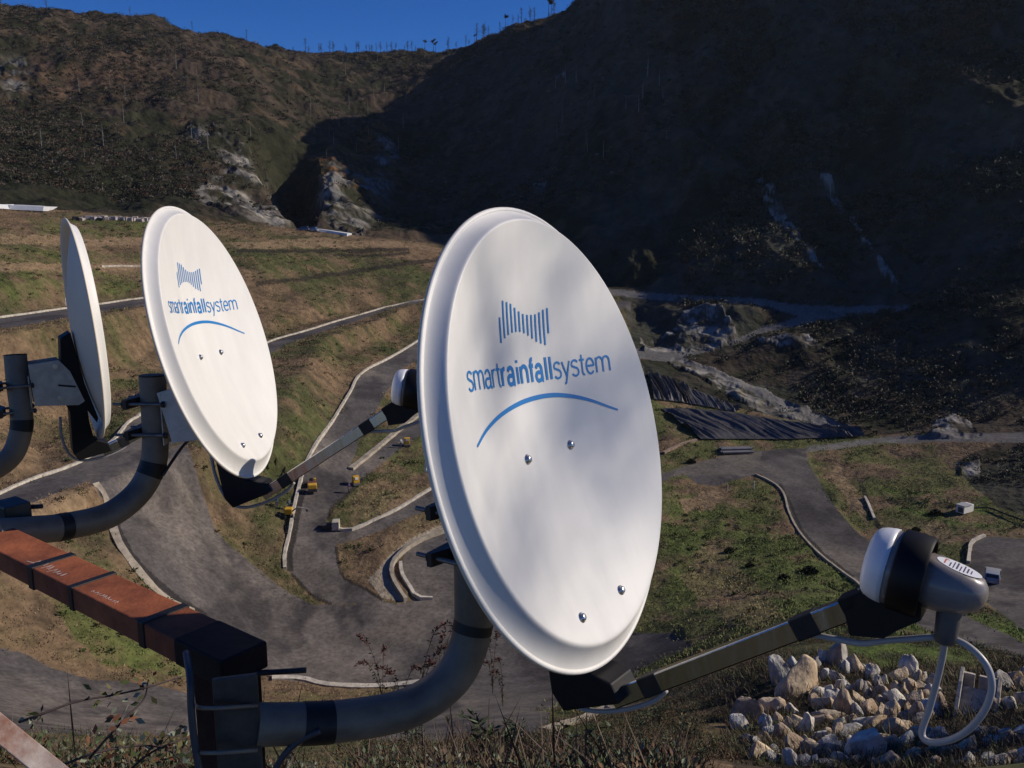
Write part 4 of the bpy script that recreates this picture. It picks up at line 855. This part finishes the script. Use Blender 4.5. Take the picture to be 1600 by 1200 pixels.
# ---------------------------------------------------------------- vegetation and rocks
def rand_dirs(n):
    v = RNG.normal(size=(n, 3)); return v/np.linalg.norm(v, axis=1, keepdims=True)
def cards(P, size, aspect, cols, up=None, jit=.25):
    """one pointed leaf / twig triangle pair per point"""
    n = len(P); d = rand_dirs(n) if up is None else up/np.linalg.norm(up, axis=1, keepdims=True)
    s = np.cross(d, rand_dirs(n)); s /= np.linalg.norm(s, axis=1, keepdims=True)+1e-9
    L = (np.broadcast_to(size, n)*RNG.uniform(1-jit, 1+jit, n))[:, None]; w = L*aspect
    V = np.stack([P, P+d*L*.45+s*w*.5, P+d*L, P+d*L*.45-s*w*.5], 1).reshape(-1, 3)
    Fq = np.arange(n*4).reshape(n, 4); return V, Fq, np.repeat(cols, 4, 0)
def join(parts):
    V = np.concatenate([p[0] for p in parts]); C_ = np.concatenate([p[2] for p in parts]); o = 0; F_ = []
    for p in parts: F_.append(p[1]+o); o += len(p[0])
    return V, np.concatenate(F_), C_
cell = (RR**2)*np.gradient(np.log(rr))[None, :]*np.gradient(theta)[:, None]
def sample(mask, n):
    p = (mask*cell).ravel().astype(np.float64); p /= p.sum(); k = RNG.choice(p.size, n, p=p)
    x = X.ravel()[k]+RNG.normal(0, .4, n)*RR.ravel()[k]/150; y = Y.ravel()[k]+RNG.normal(0, .4, n)*RR.ravel()[k]/150
    return np.stack([x, y, gz(x, y)], 1), k
inview = (np.abs(TH) < 34*D2R)*~((TH > .215) & (RR < 30))
def scatter(P, n_each, rad, size, aspect, pal, wts, flat=.7, jitc=.35):
    n = len(P); q = rand_dirs(n*n_each)*(RNG.uniform(0, 1, (n*n_each, 1))**.45); q[:, 2] = np.abs(q[:, 2])*flat
    r_ = np.repeat(rad, n_each)[:, None]; pts = np.repeat(P, n_each, 0)+q*r_
    pc = np.asarray(pal)[RNG.choice(len(pal), n, p=wts)]; cols = np.repeat(pc, n_each, 0)*RNG.uniform(1-jitc, 1+jitc, (n*n_each, 1))
    return cards(pts, np.repeat(size, n_each), aspect, cols, up=q+rand_dirs(n*n_each)*.6+np.array([0, 0, .3]))
SCRUB = [(.022, .026, .012), (.038, .040, .019), (.070, .052, .036), (.115, .088, .066), (.17, .145, .115), (.11, .058, .032)]
# far hillside scrub: thousands of bushes, reads as one cover
P_, k_ = sample((hill > .5)*inview*(RR > 330)*(RR < 730)*(1-.75*rock)*(X < 60+(Y-330)*.15)*(.08+sstep(.42, .6, fbm(X, Y, 34, 4, 201, .6))+1.6*darkwood), 19000)
V, Fq, cc = scatter(P_, 34, RNG.lognormal(.2, .42, len(P_)), RNG.uniform(.3, .65, len(P_)), .7, SCRUB, [.24, .22, .22, .19, .05, .08])
tag(obj('scrub', np_mesh('scrub', V, Fq, None, cc), M_LEAF), 'dark scrub covering the sunlit hill on the left', 'scrub', None, 'stuff')
P_, k_ = sample((hill > .5)*inview*(RR > 160)*(RR < 620)*(1-.8*rock)*(1-track)*(X >= 60+(Y-330)*.15)*(.1+sstep(.42, .6, fbm(X, Y, 26, 4, 203, .6))), 16000)
V, Fq, cc = scatter(P_, 34, RNG.lognormal(.38, .42, len(P_))*np.clip(np.hypot(P_[:, 0], P_[:, 1])/300, .5, 1.3), RNG.uniform(.45, .85, len(P_))*np.clip(np.hypot(P_[:, 0], P_[:, 1])/330, .42, 1.1), .7, [(.035, .044, .022), (.062, .066, .04), (.075, .062, .044), (.10, .088, .07), (.085, .06, .04)], [.38, .28, .2, .09, .05])
tag(obj('scrub', np_mesh('scrub', V, Fq, None, cc), M_LEAF), 'dark scrub on the shaded mountain at right', 'scrub', None, 'stuff')
# dry grass and low weeds on the terraces and banks
free = (hill < .5)*(1-np.clip(blur(road, 2)*1.6, 0, 1))*(1-apron)*(1-track)*inview
P_, k_ = sample(free*(RR > 62)*(RR < 330)*(.35+sstep(.4, .65, n2)), 52000)
gcol = C.reshape(-1, 3)[k_]
def grass(P, cols, n_each, h, spread, aspect, jc=.45, tilt=.25):
    n = len(P); q = RNG.normal(0, 1, (n*n_each, 3))*np.array([1, 1, 0]); pts = np.repeat(P, n_each, 0)+q*np.repeat(spread, n_each)[:, None]
    cc = np.repeat(cols, n_each, 0)*RNG.uniform(1-jc, 1+jc, (n*n_each, 1))
    return cards(pts, np.repeat(h, n_each), aspect, cc, up=q*.35+RNG.normal(0, tilt, (n*n_each, 3))+np.array([0, 0, 1]))
V, Fq, cc = grass(P_, np.clip(gcol*1.6, 0, .5), 6, RNG.uniform(.12, .32, len(P_)), RNG.uniform(.25, .8, len(P_)), .4, jc=.3)
P2, k2 = sample(free*(RR > 75)*(RR < 330)*(.1+green*.2)*(n1 > .42), 2300)
V2 = scatter(P2, 26, RNG.uniform(.25, .8, len(P2)), RNG.uniform(.16, .34, len(P2)), .6, [(.06, .085, .024), (.095, .11, .035), (.14, .10, .05), (.20, .135, .07)], [.34, .28, .2, .18])
V, Fq, cc = join([(V, Fq, cc), V2])
tag(obj('dry_grass', np_mesh('dry_grass', V, Fq, None, cc), M_LEAF), 'dry grass and low weeds on the terraces', 'grass', None, 'stuff')
# the steep bank below the viewpoint
nearm = (RR > 8)*(RR < 78)*inview*(1-road)
P_, k_ = sample(nearm*(1-.75*bank)*(.1+sstep(.45, .62, fbm(X, Y, 3.5, 3, 91)))*(.08+sstep(-.24, -.05, TH))/np.maximum(RR, 10)**1.25, 10500)
base_c = np.asarray([(.15, .105, .055), (.10, .07, .04), (.075, .09, .032), (.07, .046, .033)])[RNG.choice(4, len(P_), p=[.3, .27, .2, .23])]
V1 = grass(P_, base_c, 8, RNG.uniform(.10, .30, len(P_)), RNG.uniform(.12, .35, len(P_)), .07, tilt=.75)
P3, k3 = sample(nearm*(1-.9*bank)*(fbm(X, Y, 2.6, 3, 95) > .5)*(.12+sstep(-.22, -.06, TH))/np.maximum(RR, 10)**1.3, 5600)
V3 = scatter(P3, 44, RNG.uniform(.2, .6, len(P3)), RNG.uniform(.045, .10, len(P3)), .42, [(.05, .072, .028), (.10, .13, .075), (.20, .22, .16), (.15, .08, .045), (.09, .06, .042), (.16, .12, .06)], [.26, .16, .06, .18, .2, .14], flat=.8)
P4, k4 = sample(nearm*(1-.5*bank)*(.3+sstep(-.24, -.05, TH))/np.maximum(RR, 10)**1.3, 800)
V4 = grass(P4, np.tile(np.array([[.11, .075, .055]]), (len(P4), 1)), 7, RNG.uniform(.4, 1.1, len(P4)), RNG.uniform(.05, .25, len(P4)), .02, tilt=.6)
V, Fq, cc = join([V1, V3, V4])
tag(obj('undergrowth', np_mesh('undergrowth', V, Fq, None, cc), M_LEAF), 'tangled undergrowth of dry stalks and brambles on the bank below', 'undergrowth', None, 'stuff')
# shrubs with lance leaves, one by one
def leafy_mesh(seed, h, nstem, nleaf, leaf, pal):
    global RNG
    keep = RNG; RNG = np.random.default_rng(seed); rs = random.Random(seed); m = MB(); P = []; U = []
    for s in range(nstem):
        a = rs.uniform(0, 6.28); sp = rs.uniform(.1, .45)*h; pts = [Vector((0, 0, 0)), Vector((math.cos(a)*sp*.3, math.sin(a)*sp*.3, h*.4)), Vector((math.cos(a)*sp*.7, math.sin(a)*sp*.7, h*.75)), Vector((math.cos(a)*sp, math.sin(a)*sp, h*rs.uniform(.8, 1.05)))]
        S = spline(pts, 4); m.tube(S, [.009*h*(1-.8*i/len(S))+.002 for i in range(len(S))], 5)
        for k in range(nleaf):
            t = rs.uniform(.25, 1); v = S[int(t*(len(S)-1))]; P.append(v); b = rs.uniform(0, 6.28); U.append((math.cos(b), math.sin(b), rs.uniform(.1, .9)))
    cols = np.asarray(pal)[RNG.choice(len(pal), len(P))]*RNG.uniform(.7, 1.3, (len(P), 1))
    V, Fq, cc = cards(np.array([tuple(p) for p in P]), leaf, .26, cols, up=np.array(U)); RNG = keep
    return m.mesh('stem'), np_mesh('foliage', V, Fq, None, cc)
M_STEM = mat('stem', (.07, .045, .032), .9)
PAL_G = [(.035, .055, .02), (.06, .085, .035), (.12, .15, .09)]
SH = [leafy_mesh(20+k, 1.0, 9, 13, .17, PAL_G if k < 3 else PAL_G[:2]+[(.16, .12, .05)]) for k in range(4)]
for me_s, me_f in SH: me_s.materials.append(M_STEM); me_f.materials.append(M_LEAF)
def plant(name, meshes, loc, sc, rz, label, cat, group, names=('stem', 'foliage')):
    r = empty(name, loc); r.rotation_euler = (0, 0, rz); r.scale = (sc, sc, sc); tag(r, label, cat, group)
    for nm, me in zip(names, meshes):
        o = bpy.data.objects.new(nm, me); COL.objects.link(o); o.parent = r
    return r
rs = random.Random(12)
for k, (px, py) in enumerate(((652, 1152), (640, 1168), (722, 1108), (700, 1118), (808, 1150), (800, 1176), (952, 1172), (985, 1150), (1000, 1132), (1012, 1168), (1045, 1182), (1070, 1150), (1090, 1182), (925, 1192), (760, 1196), (575, 1176), (530, 1160), (880, 1185), (1030, 1118), (1115, 1165))):
    g = spot(px, py+14); plant('leafy_shrub', SH[k % 4], g-Vector((0, 0, .05)), rs.uniform(.75, 1.35), rs.uniform(0, 6), 'small shrub with narrow glossy leaves on the bank along the bottom edge', 'shrub', 'leafy shrubs on the near bank')
# dry seed-head weeds that rise behind the big bent pipe
def weed_mesh(seed):
    rs = random.Random(seed); m = MB(); P = []; U = []
    for s in range(3):
        a = rs.uniform(0, 6.28); h = rs.uniform(.8, 1.15); S = spline([Vector((0, 0, 0)), Vector((math.cos(a)*.05, math.sin(a)*.05, h*.5)), Vector((math.cos(a)*.2, math.sin(a)*.2, h*.92)), Vector((math.cos(a)*.38, math.sin(a)*.38, h))], 6)
        m.tube(S, [.006*(1-.7*i/len(S)) for i in range(len(S))], 5)
        for k in range(70):
            t = rs.uniform(.68, 1) if k < 50 else rs.uniform(.15, .7); P.append(tuple(S[int(t*(len(S)-1))]+Vector((rs.gauss(0, .012), rs.gauss(0, .012), rs.gauss(0, .012))))); U.append((rs.gauss(0, 1), rs.gauss(0, 1), rs.uniform(-.5, 1)))
    cols = np.array([(.10, .045, .035) if i % 70 < 50 else (.055, .07, .035) for i in range(len(P))])*RNG.uniform(.6, 1.4, (len(P), 1))
    V, Fq, cc = cards(np.array(P), .055, .35, cols, up=np.array(U)); return m.mesh('stalk'), np_mesh('seed_head', V, Fq, None, cc)
WD = [weed_mesh(40+k) for k in range(3)]
for a, b in WD: a.materials.append(M_STEM); b.materials.append(M_LEAF)
for k, (px, py, sc) in enumerate(((598, 1085, 1.0), (628, 1096, 1.0), (655, 1094, 1.25), (684, 1080, 1.1), (770, 1055, .9), (786, 1075, .8))):
    g = at(px, py, 15.5); plant('dry_weed', WD[k % 3], g-Vector((0, 0, .35)), sc*1.25, k*1.3, 'tall dry weed with reddish seed heads showing just behind the big bent pipe', 'weed', 'dry weeds behind the bent pipe', ('stalk', 'seed_head'))
# bramble stems, bottom left
def bramble(label, pts, depth, seed, nl=16, r=.0032):
    rs = random.Random(seed); S = spline([at(x, y, depth+dz) for x, y, dz in pts], 8); m = MB(); m.tube(S, [r*(1-.5*i/len(S)) for i in range(len(S))], 7)
    o = m.build('bramble', mat('bramble_bark', (.045, .03, .028), .85, noise=.3, scale=50), None, smooth=True); tag(o, label, 'bramble', 'brambles at the lower left')
    P = []; U = []
    for k in range(nl*2): P.append(tuple(S[int(rs.uniform(.1, 1)*(len(S)-1))]+Vector((rs.gauss(0, .012), rs.gauss(0, .012), rs.gauss(0, .012))))); U.append((rs.gauss(0, 1), rs.gauss(0, 1), rs.gauss(.3, .7)))
    cols = np.array([rs.choice([(.07, .09, .03), (.12, .11, .04), (.22, .24, .17), (.15, .06, .03), (.05, .05, .025)]) for _ in P])
    V, Fq, cc = cards(np.array(P), .022, .5, cols, up=np.array(U)); f = obj('leaf_cluster', np_mesh('leaf_cluster', V, Fq, None, cc), M_LEAF, o)
bramble('dark bramble stem slanting up from the railing to the post', [(30, 1128, 0), (62, 1117, 0), (120, 1096, .05), (177, 1086, .1), (230, 1074, .1), (288, 1056, .2)], 1.9, 1, 12)
bramble('forked bramble with green and pale leaves, middle of the lower left corner', [(140, 1185, 0), (172, 1148, 0), (200, 1118, .05), (225, 1092, .1), (232, 1062, .1)], 1.9, 2, 16)
bramble('bramble with red and green leaves beside the hanging cable', [(96, 1196, 0), (150, 1176, 0), (215, 1165, .1), (262, 1172, .1), (292, 1200, .2)], 2.0, 3, 26)
bramble('low bramble of brown leaves at the foot of the post', [(190, 1215, 0), (230, 1180, 0), (270, 1160, 0), (300, 1150, .1)], 2.1, 4, 26)
# ridge pines and burnt trunks
def tree_mesh(seed, kind):
    rs = random.Random(seed); m = MB(); h = 1.0
    lean = rs.uniform(-.06, .06); S = [Vector((lean*t*t, 0, t)) for t in (0, .25, .5, .75, .95)]
    m.tube(S, [.022, .019, .015, .011, .004], 6); P = []; U = []
    nb = {'umbrella': 7, 'bare': 22, 'burnt': 5, 'twiggy': 30}[kind]
    for k in range(nb):
        t = rs.uniform(.72, .95) if kind == 'umbrella' else rs.uniform(.22, .97); a = rs.uniform(0, 6.28); L = {'umbrella': rs.uniform(.12, .26), 'bare': (.05+.2*(1.05-t))*rs.uniform(.5, 1.2), 'burnt': .12, 'twiggy': (.06+.26*(1.05-t))*rs.uniform(.5, 1.2)}[kind]
        b = Vector((lean*t*t, 0, t)); e = b+Vector((math.cos(a)*L, math.sin(a)*L, L*rs.uniform(.3, .9))); m.tube([b, b.lerp(e, .5)+Vector((0, 0, .01)), e], [.007, .005, .002], 4)
        for q in range({'umbrella': 26, 'bare': 4, 'burnt': 2, 'twiggy': 6}[kind]):
            f = rs.uniform(.15, 1.05); P.append(tuple(b.lerp(e, f)+Vector((rs.gauss(0, .03), rs.gauss(0, .03), rs.gauss(0, .02))))); U.append((rs.gauss(0, 1), rs.gauss(0, 1), rs.uniform(.2, 1.4)))
    cols = np.tile(np.array([[.018, .024, .012]] if kind == 'umbrella' else [[.05, .042, .038]]), (len(P), 1))
    V, Fq, cc = cards(np.array(P), .09 if kind == 'umbrella' else .11, .55 if kind == 'umbrella' else .11, cols, up=np.array(U))
    a, b = m.mesh('trunk'), np_mesh('crown', V, Fq, None, cc); a.materials.append(M_BARK if kind != 'burnt' else M_BARK2); b.materials.append(M_LEAF); return a, b
M_BARK = mat('bark', (.045, .036, .032), .9); M_BARK2 = mat('bleached_bark', (.20, .18, .16), .9)
TM = {k: [tree_mesh(60+i*7+j, k) for j in range(3)] for i, k in enumerate(('umbrella', 'bare', 'burnt', 'twiggy'))}
jr = int(np.searchsorted(rr, 340)); jr2 = int(np.searchsorted(rr, 760))
def ridge(px):
    t = math.atan2((px-800)/F_PX, CP+.36*SP); i = int(np.clip(np.searchsorted(FT, t), 0, nT-1)); E_ = Z[i, jr:jr2]/rr[jr:jr2]; k = jr+int(np.argmax(E_))
    return Vector((X[i, k], Y[i, k], Z[i, k]-.2))
rs = random.Random(21)
UL = {'umbrella': 'small pine with a flat dark crown on the skyline where the two hills meet', 'bare': 'thin bare tree on the skyline of the saddle', 'twiggy': 'twiggy bare tree on the skyline of the saddle', 'burnt': 'bleached bare trunk standing on the sunlit hill'}
for px, kind, h in ((664, 'umbrella', 7), (673, 'umbrella', 8.5), (681, 'umbrella', 9), (786, 'umbrella', 8), (852, 'umbrella', 10), (858, 'umbrella', 9), (864, 'twiggy', 8), (748, 'bare', 10), (754, 'bare', 9), (758, 'twiggy', 9), (765, 'bare', 7), (778, 'bare', 6), (817, 'bare', 9), (830, 'twiggy', 7), (836, 'bare', 7), (723, 'bare', 8), (703, 'bare', 8), (699, 'bare', 6), (712, 'twiggy', 5), (735, 'twiggy', 5), (742, 'umbrella', 5), (803, 'bare', 5), (810, 'bare', 5),
                    (473, 'bare', 10), (385, 'bare', 6), (497, 'bare', 6), (505, 'twiggy', 6), (519, 'bare', 9), (523, 'twiggy', 8), (536, 'bare', 6), (554, 'bare', 8), (560, 'twiggy', 7), (569, 'twiggy', 5), (580, 'twiggy', 6), (589, 'bare', 6), (598, 'twiggy', 7), (606, 'bare', 8), (612, 'twiggy', 6), (639, 'twiggy', 9), (643, 'bare', 7), (630, 'bare', 5), (80, 'bare', 7), (210, 'bare', 6), (8, 'bare', 7), (300, 'bare', 5), (455, 'twiggy', 4), (485, 'twiggy', 4), (545, 'twiggy', 5), (575, 'bare', 5), (622, 'twiggy', 5), (650, 'twiggy', 4)):
    lab = UL[kind] if px > 320 else 'lone thin bare tree on the rounded hilltop at upper left'
    plant('pine_tree' if kind == 'umbrella' else 'bare_tree', TM[kind][rs.randrange(3)], ridge(px+rs.uniform(-4, 4)), h*rs.uniform(.75, 1.2), rs.uniform(0, 6), lab, 'tree', 'trees on the skyline', ('trunk', 'crown'))
for k in range(60):
    px = rs.choice([rs.uniform(20, 330), rs.uniform(380, 690), rs.uniform(480, 640), rs.uniform(860, 1080)]); py = rs.uniform(95, 250)
    g = spot(px, py)
    if math.hypot(g.x, g.y) < 330: continue
    plant('dead_tree', TM['burnt'][rs.randrange(3)], g-Vector((0, 0, .3)), rs.uniform(4, 9), rs.uniform(0, 6), 'bleached bare trunk standing in the scrub of the hillsides', 'tree', 'bleached trunks on the hillsides', ('trunk', 'crown'))
# small bushes and posts that stand out in the meadow
def bush_mesh(seed, pal):
    V, Fq, cc = scatter(np.zeros((1, 3)), 420, np.array([1.0]), np.array([.34]), .6, pal, [1/len(pal)]*len(pal), .9)
    me = np_mesh('foliage', V, Fq, None, cc); me.materials.append(M_LEAF); return me
BM = [bush_mesh(1, [(.02, .028, .012)]), bush_mesh(2, [(.045, .055, .02)])]
BS = leafy_mesh(77, .9, 5, 2, .05, PAL_G)[0]; BS.materials.append(M_STEM)
for px, py, sc, lab in ((1462, 804, .85, 'round dark bush on the bright green grass left of the white container'), (1431, 829, .6, 'small dark bush just above the black clamp of the feed head'), (1265, 895, .95, 'dark bush beside the kerb of the right hand road'), (1080, 723, .8, 'dark bush at the edge of the road, just right of the nearest dish'), (1140, 862, .7, 'low dark bush in the middle of the green meadow'), (1172, 885, .6, 'low dark bush lower in the green meadow'), (1225, 905, .7, 'small dark bush in the meadow, above the feed arm')):
    plant('bush', (BS, BM[0]), spot(px, py)-Vector((0, 0, .1)), sc, 0, lab, 'bush', None)
for px, py, h, lab in ((103, 478, 1.5, 'short white post by the kerb, left of the edge-on dish'), (1178, 764, 1.3, 'white post with a pale base on the grass below the road fork'), (1137, 766, .9, 'short white post at the end of the bare soil patch')):
    m = MB(); m.tube([Vector((0, 0, -.2)), Vector((0, 0, h))], .06, 10); m.box((0, 0, h+.02), (.16, .16, .12), bev=.02); o = m.build('marker_post', M_SIGNW); o.location = spot(px, py); tag(o, lab, 'post')
# boulders of the rock bank, lower right
def boulder_mesh(seed):
    rs = np.random.default_rng(seed); bm = bmesh.new(); bmesh.ops.create_icosphere(bm, subdivisions=4, radius=1)
    cuts = rand_dirs(14); dep = rs.uniform(.52, .9, 14); co = np.array([v.co for v in bm.verts])
    for c, d in zip(cuts, dep):
        s = co@c; m = s > d; co[m] -= (s[m]-d)[:, None]*c*.97
    nz = fbm(co[:, 0]*2+seed*3.1+co[:, 2], co[:, 1]*2-co[:, 2]*1.3, 1.0, 4, seed)-.5; co *= (1+nz*.28)[:, None]
    for v, c in zip(bm.verts, co): v.co = c
    me = bpy.data.meshes.new('boulder'); bm.to_mesh(me); bm.free()
    a = me.color_attributes.new('Col', 'FLOAT_COLOR', 'POINT'); pal = np.asarray([(.56, .54, .49), (.64, .59, .50), (.43, .41, .37), (.62, .49, .33), (.46, .36, .26)])[seed % 5]
    st = np.clip((fbm(co[:, 0]+5, co[:, 1]+co[:, 2], .8, 3, seed+9)-.45)*4, 0, 1)[:, None]
    cc = np.ones((len(co), 4), np.float32); cc[:, :3] = pal*(1-st*.45)+np.array([.26, .14, .07])*st*.45*.8; a.data.foreach_set('color', cc.ravel())
    me.materials.append(M_ROCK); me.polygons.foreach_set('use_smooth', np.ones(len(me.polygons), bool)); me.set_sharp_from_angle(angle=math.radians(38)); return me
BO = [boulder_mesh(100+k) for k in range(10)]; rs = random.Random(4)
TINT = ['light grey', 'cream grey', 'dark grey', 'yellowish', 'brown stained']
zones = [([(1215, 1050), (1250, 1040), (1300, 1028), (1350, 1045), (1380, 1060), (1400, 1110), (1390, 1130), (1330, 1118), (1290, 1110), (1240, 1105), (1215, 1085)], 60, 1.0), ([(1395, 1060), (1420, 1050), (1470, 1070), (1475, 1110), (1440, 1130), (1400, 1120)], 26, .9), ([(1150, 1120), (1210, 1105), (1260, 1120), (1262, 1175), (1230, 1200), (1170, 1180)], 26, 1.05), ([(1270, 1115), (1400, 1120), (1420, 1150), (1390, 1200), (1250, 1200)], 46, 1.0), ([(1560, 1060), (1600, 1050), (1610, 1100), (1560, 1110)], 8, .8), ([(1400, 1150), (1480, 1140), (1600, 1150), (1600, 1200), (1420, 1200)], 22, .8)]
def inside(p, poly):
    c = False
    for (x0, y0), (x1, y1) in zip(poly, poly[1:]+poly[:1]):
        if (y0 > p[1]) != (y1 > p[1]) and p[0] < (x1-x0)*(p[1]-y0)/(y1-y0)+x0: c = not c
    return c
done = []
for poly, cnt, big in zones:
    xs = [p[0] for p in poly]; ys = [p[1] for p in poly]; n = 0; tr = 0
    while n < cnt and tr < 4000:
        tr += 1; p = (rs.uniform(min(xs), max(xs)), rs.uniform(min(ys), max(ys))); s = (rs.uniform(30, 40) if rs.random() < .1 else rs.uniform(11, 26))*big*(.75 if rs.random() < .4 else 1)
        if not inside(p, poly) or any(abs(p[0]-q[0]) < (s+q[2])*.36 and abs(p[1]-q[1]) < (s+q[2])*.6 for q in done): continue
        done.append((p[0], p[1], s)); n += 1; g = spot(*p); d = g.length; R_ = s/F_PX*d; k = rs.randrange(10)
        o = bpy.data.objects.new('boulder', BO[k]); COL.objects.link(o); o.location = g+Vector((0, 0, R_*.12)); o.scale = (R_*rs.uniform(.7, 1.15), R_*rs.uniform(.5, .75), R_*rs.uniform(1.0, 1.6))
        o.rotation_euler = (rs.uniform(-.8, .1), rs.uniform(-.45, .25), rs.uniform(-.9, .9)) if p[1] < 1125 or p[0] < 1265 else (rs.uniform(-.3, .3), rs.uniform(.7, 1.4), rs.uniform(-.6, .6))
        tag(o, TINT[(100+k) % 5]+' angular boulder in the rock bank at the lower right', 'boulder', 'boulders of the rock bank')
P5, k5 = sample(bank*(RR > 28)*(RR < 75)*inview, 3600)
V5 = grass(P5, np.asarray([(.13, .10, .055), (.08, .10, .035), (.10, .07, .045)])[RNG.choice(3, len(P5))], 7, RNG.uniform(.2, .6, len(P5)), RNG.uniform(.1, .3, len(P5)), .06, tilt=.6)
tag(obj('weeds', np_mesh('weeds', *V5[:2], None, V5[2]), M_LEAF), 'weeds and stalks growing between the boulders', 'weeds', None, 'stuff')
# concrete chute among the boulders
g = spot(1526, 1108); r = empty('concrete_chute', g); r.scale = (.72, .72, .72); r.rotation_euler = (0, 0, -.55); tag(r, 'pale concrete chute between the boulders, seen through the hanging cable loop', 'chute')
m = MB(); m.box((0, -.2, .15), (1.9, 2.6, .3), Matrix.Rotation(.5, 3, 'X'), bev=.03); m.build('floor_slab', M_CONC, r)
m = MB(); m.prism([Vector((-1.15, 1.3, .2)), Vector((-1.15, 1.3, 1.9)), Vector((-1.15, .3, 1.4)), Vector((-1.15, -1.2, .2)), Vector((-1.15, -1.9, -.9)), Vector((-1.15, -1.6, -1.2))], (.22, 0, 0)); m.build('side_wall', M_CONC, r, bevel=.03)
m = MB(); m.prism([Vector((.93, 1.3, .2)), Vector((.93, 1.3, 1.8)), Vector((.93, .3, 1.3)), Vector((.93, -1.2, .1)), Vector((.93, -1.6, -.8))], (.22, 0, 0)); m.build('side_wall', M_CONC, r, bevel=.03)
m = MB(); m.box((-.62, 1.2, .9), (.62, .2, 1.5), bev=.02).box((.42, 1.2, .9), (1.0, .2, 1.5), bev=.02); m.build('head_wall', M_CONC, r)
# unseen trees added to cast shade on the nearest dish and the rock bank
def big_tree(name, label, loc, h, rad, seed, nclump, pal, dens):
    rs = random.Random(seed); r = empty(name, loc); tag(r, label, 'tree'); m = MB(); P = []
    S = spline([Vector((0, 0, -.3)), Vector((.1, .1, h*.3)), Vector((.2, -.1, h*.6)), Vector((.1, 0, h*.95))], 5); m.tube(S, [h*.02*(1-.85*i/len(S)) for i in range(len(S))], 10)
    for k in range(nclump):
        a = rs.uniform(0, 6.28); z = rs.uniform(.3, 1)*h; w = rad*math.sin(math.pi*min(1, (z/h-.18)*1.1))**.7*rs.uniform(.5, 1); e = Vector((math.cos(a)*w, math.sin(a)*w, z)); b = S[min(len(S)-1, int((z/h*.8)*len(S)))]
        m.tube([b, b.lerp(e, .55)+Vector((0, 0, .15)), e], [.05, .035, .012], 5); P.append(e)
    m.build('trunk', M_BARK, r, smooth=True); P = np.array([tuple(p) for p in P])
    V, Fq, cc = scatter(P, dens, np.full(len(P), rad*.33), np.full(len(P), .45), .5, pal, [1/len(pal)]*len(pal)); obj('crown', np_mesh('crown', V, Fq, None, cc), M_LEAF, r); return r
for k, (px, py, dist, h) in enumerate(((1535, 1168, 30, 15), (1600, 1150, 33, 15))):  # added out of view, along the sun line from the bank
    g = spot(px, py); q = g+SUN_DIR*dist; zz = float(gz(q.x, q.y)); hh = max(6., (q.z-zz)*1.18)
    big_tree('shade_tree', 'unseen evergreen added beyond the right edge to shade the rock bank', Vector((q.x, q.y, zz)), hh, 2.7, 300+k, 30, [(.03, .045, .018), (.05, .06, .024)], 60)['group'] = 'unseen evergreens added for shade'
tx = Vector((13.6, .2, 0)); tz = float(gz(tx.x, tx.y)); r = empty('dapple_tree', Vector((tx.x, tx.y, tz))); tag(r, 'unseen thin tree added at right to dapple the nearest dish', 'tree')
m = MB(); top = Vector((0, 0, 8.6-tz)); m.tube(spline([Vector((0, 0, -.2)), Vector((.1, .05, (6.8-tz)*.5)), Vector((0, .1, 6.4-tz)), top], 5), [.13-.10*i/15 for i in range(16)], 8); P = []; N_ = []
for (px, py), rad, cnt in (((775, 425), .13, 26), ((760, 385), .10, 12), ((815, 470), .10, 14), ((890, 650), .09, 26), ((925, 620), .09, 18), ((960, 700), .10, 22), ((820, 810), .06, 17), ((985, 560), .10, 12), ((1010, 760), .08, 10), ((870, 600), .09, 9)):  # added tree: leaf clumps placed so their shade dapples the dish face
    q = on_bowl(px, py); e = FR1@Vector((q.x, q.y, bowl(q.x, q.y)))+SUN_DIR*(14.6+.02*(py-600)) ; e = e-Vector((tx.x, tx.y, tz)); b = Vector((0, .08, e.z-.6)); m.tube([b, b.lerp(e, .5)+Vector((0, 0, .15)), e-Vector((0, 0, .02))], [.022, .014, .004], 5)
    for _ in range(int(cnt*.7)): P.append(tuple(e+Vector((rs.gauss(0, rad*.6), rs.gauss(0, rad*.6), rs.gauss(0, rad*.6)))))
for k in range(26):
    a = rs.uniform(math.pi*.95, math.pi*1.9); z = rs.uniform(4.6, 8.4)-tz; w = rs.uniform(.8, 2.2); e = Vector((math.cos(a)*w*.5+.6, math.sin(a)*w-.2, z)); b = Vector((0, .05, z-.7)); m.tube([b, e], [.03, .008], 5)
    for _ in range(22): P.append(tuple(e+Vector((rs.gauss(0, .22), rs.gauss(0, .22), rs.gauss(0, .2)))))
m.build('trunk', M_BARK, r, smooth=True); V, Fq, cc = cards(np.array(P), .085, .5, np.tile(np.array([[.06, .075, .04]]), (len(P), 1))); obj('crown', np_mesh('crown', V, Fq, None, cc), M_LEAF, r)

# ---------------------------------------------------------------- the thin winter haze that fills the valley
hz = bpy.data.materials.new('haze'); hz.use_nodes = True; t = hz.node_tree; t.nodes.clear()
o_ = t.nodes.new('ShaderNodeOutputMaterial'); v_ = t.nodes.new('ShaderNodeVolumePrincipled'); v_.inputs['Color'].default_value = (.80, .88, 1, 1); v_.inputs['Density'].default_value = HAZE; v_.inputs['Anisotropy'].default_value = .2
t.links.new(v_.outputs[0], o_.inputs['Volume'])
lo = Z.min()-2; hi = 420
m = MB(); m.box((0, 0, (lo+hi)/2), (3300, 3300, hi-lo)); tag(m.build('haze', hz), 'thin haze filling the valley', 'haze', None, 'stuff')
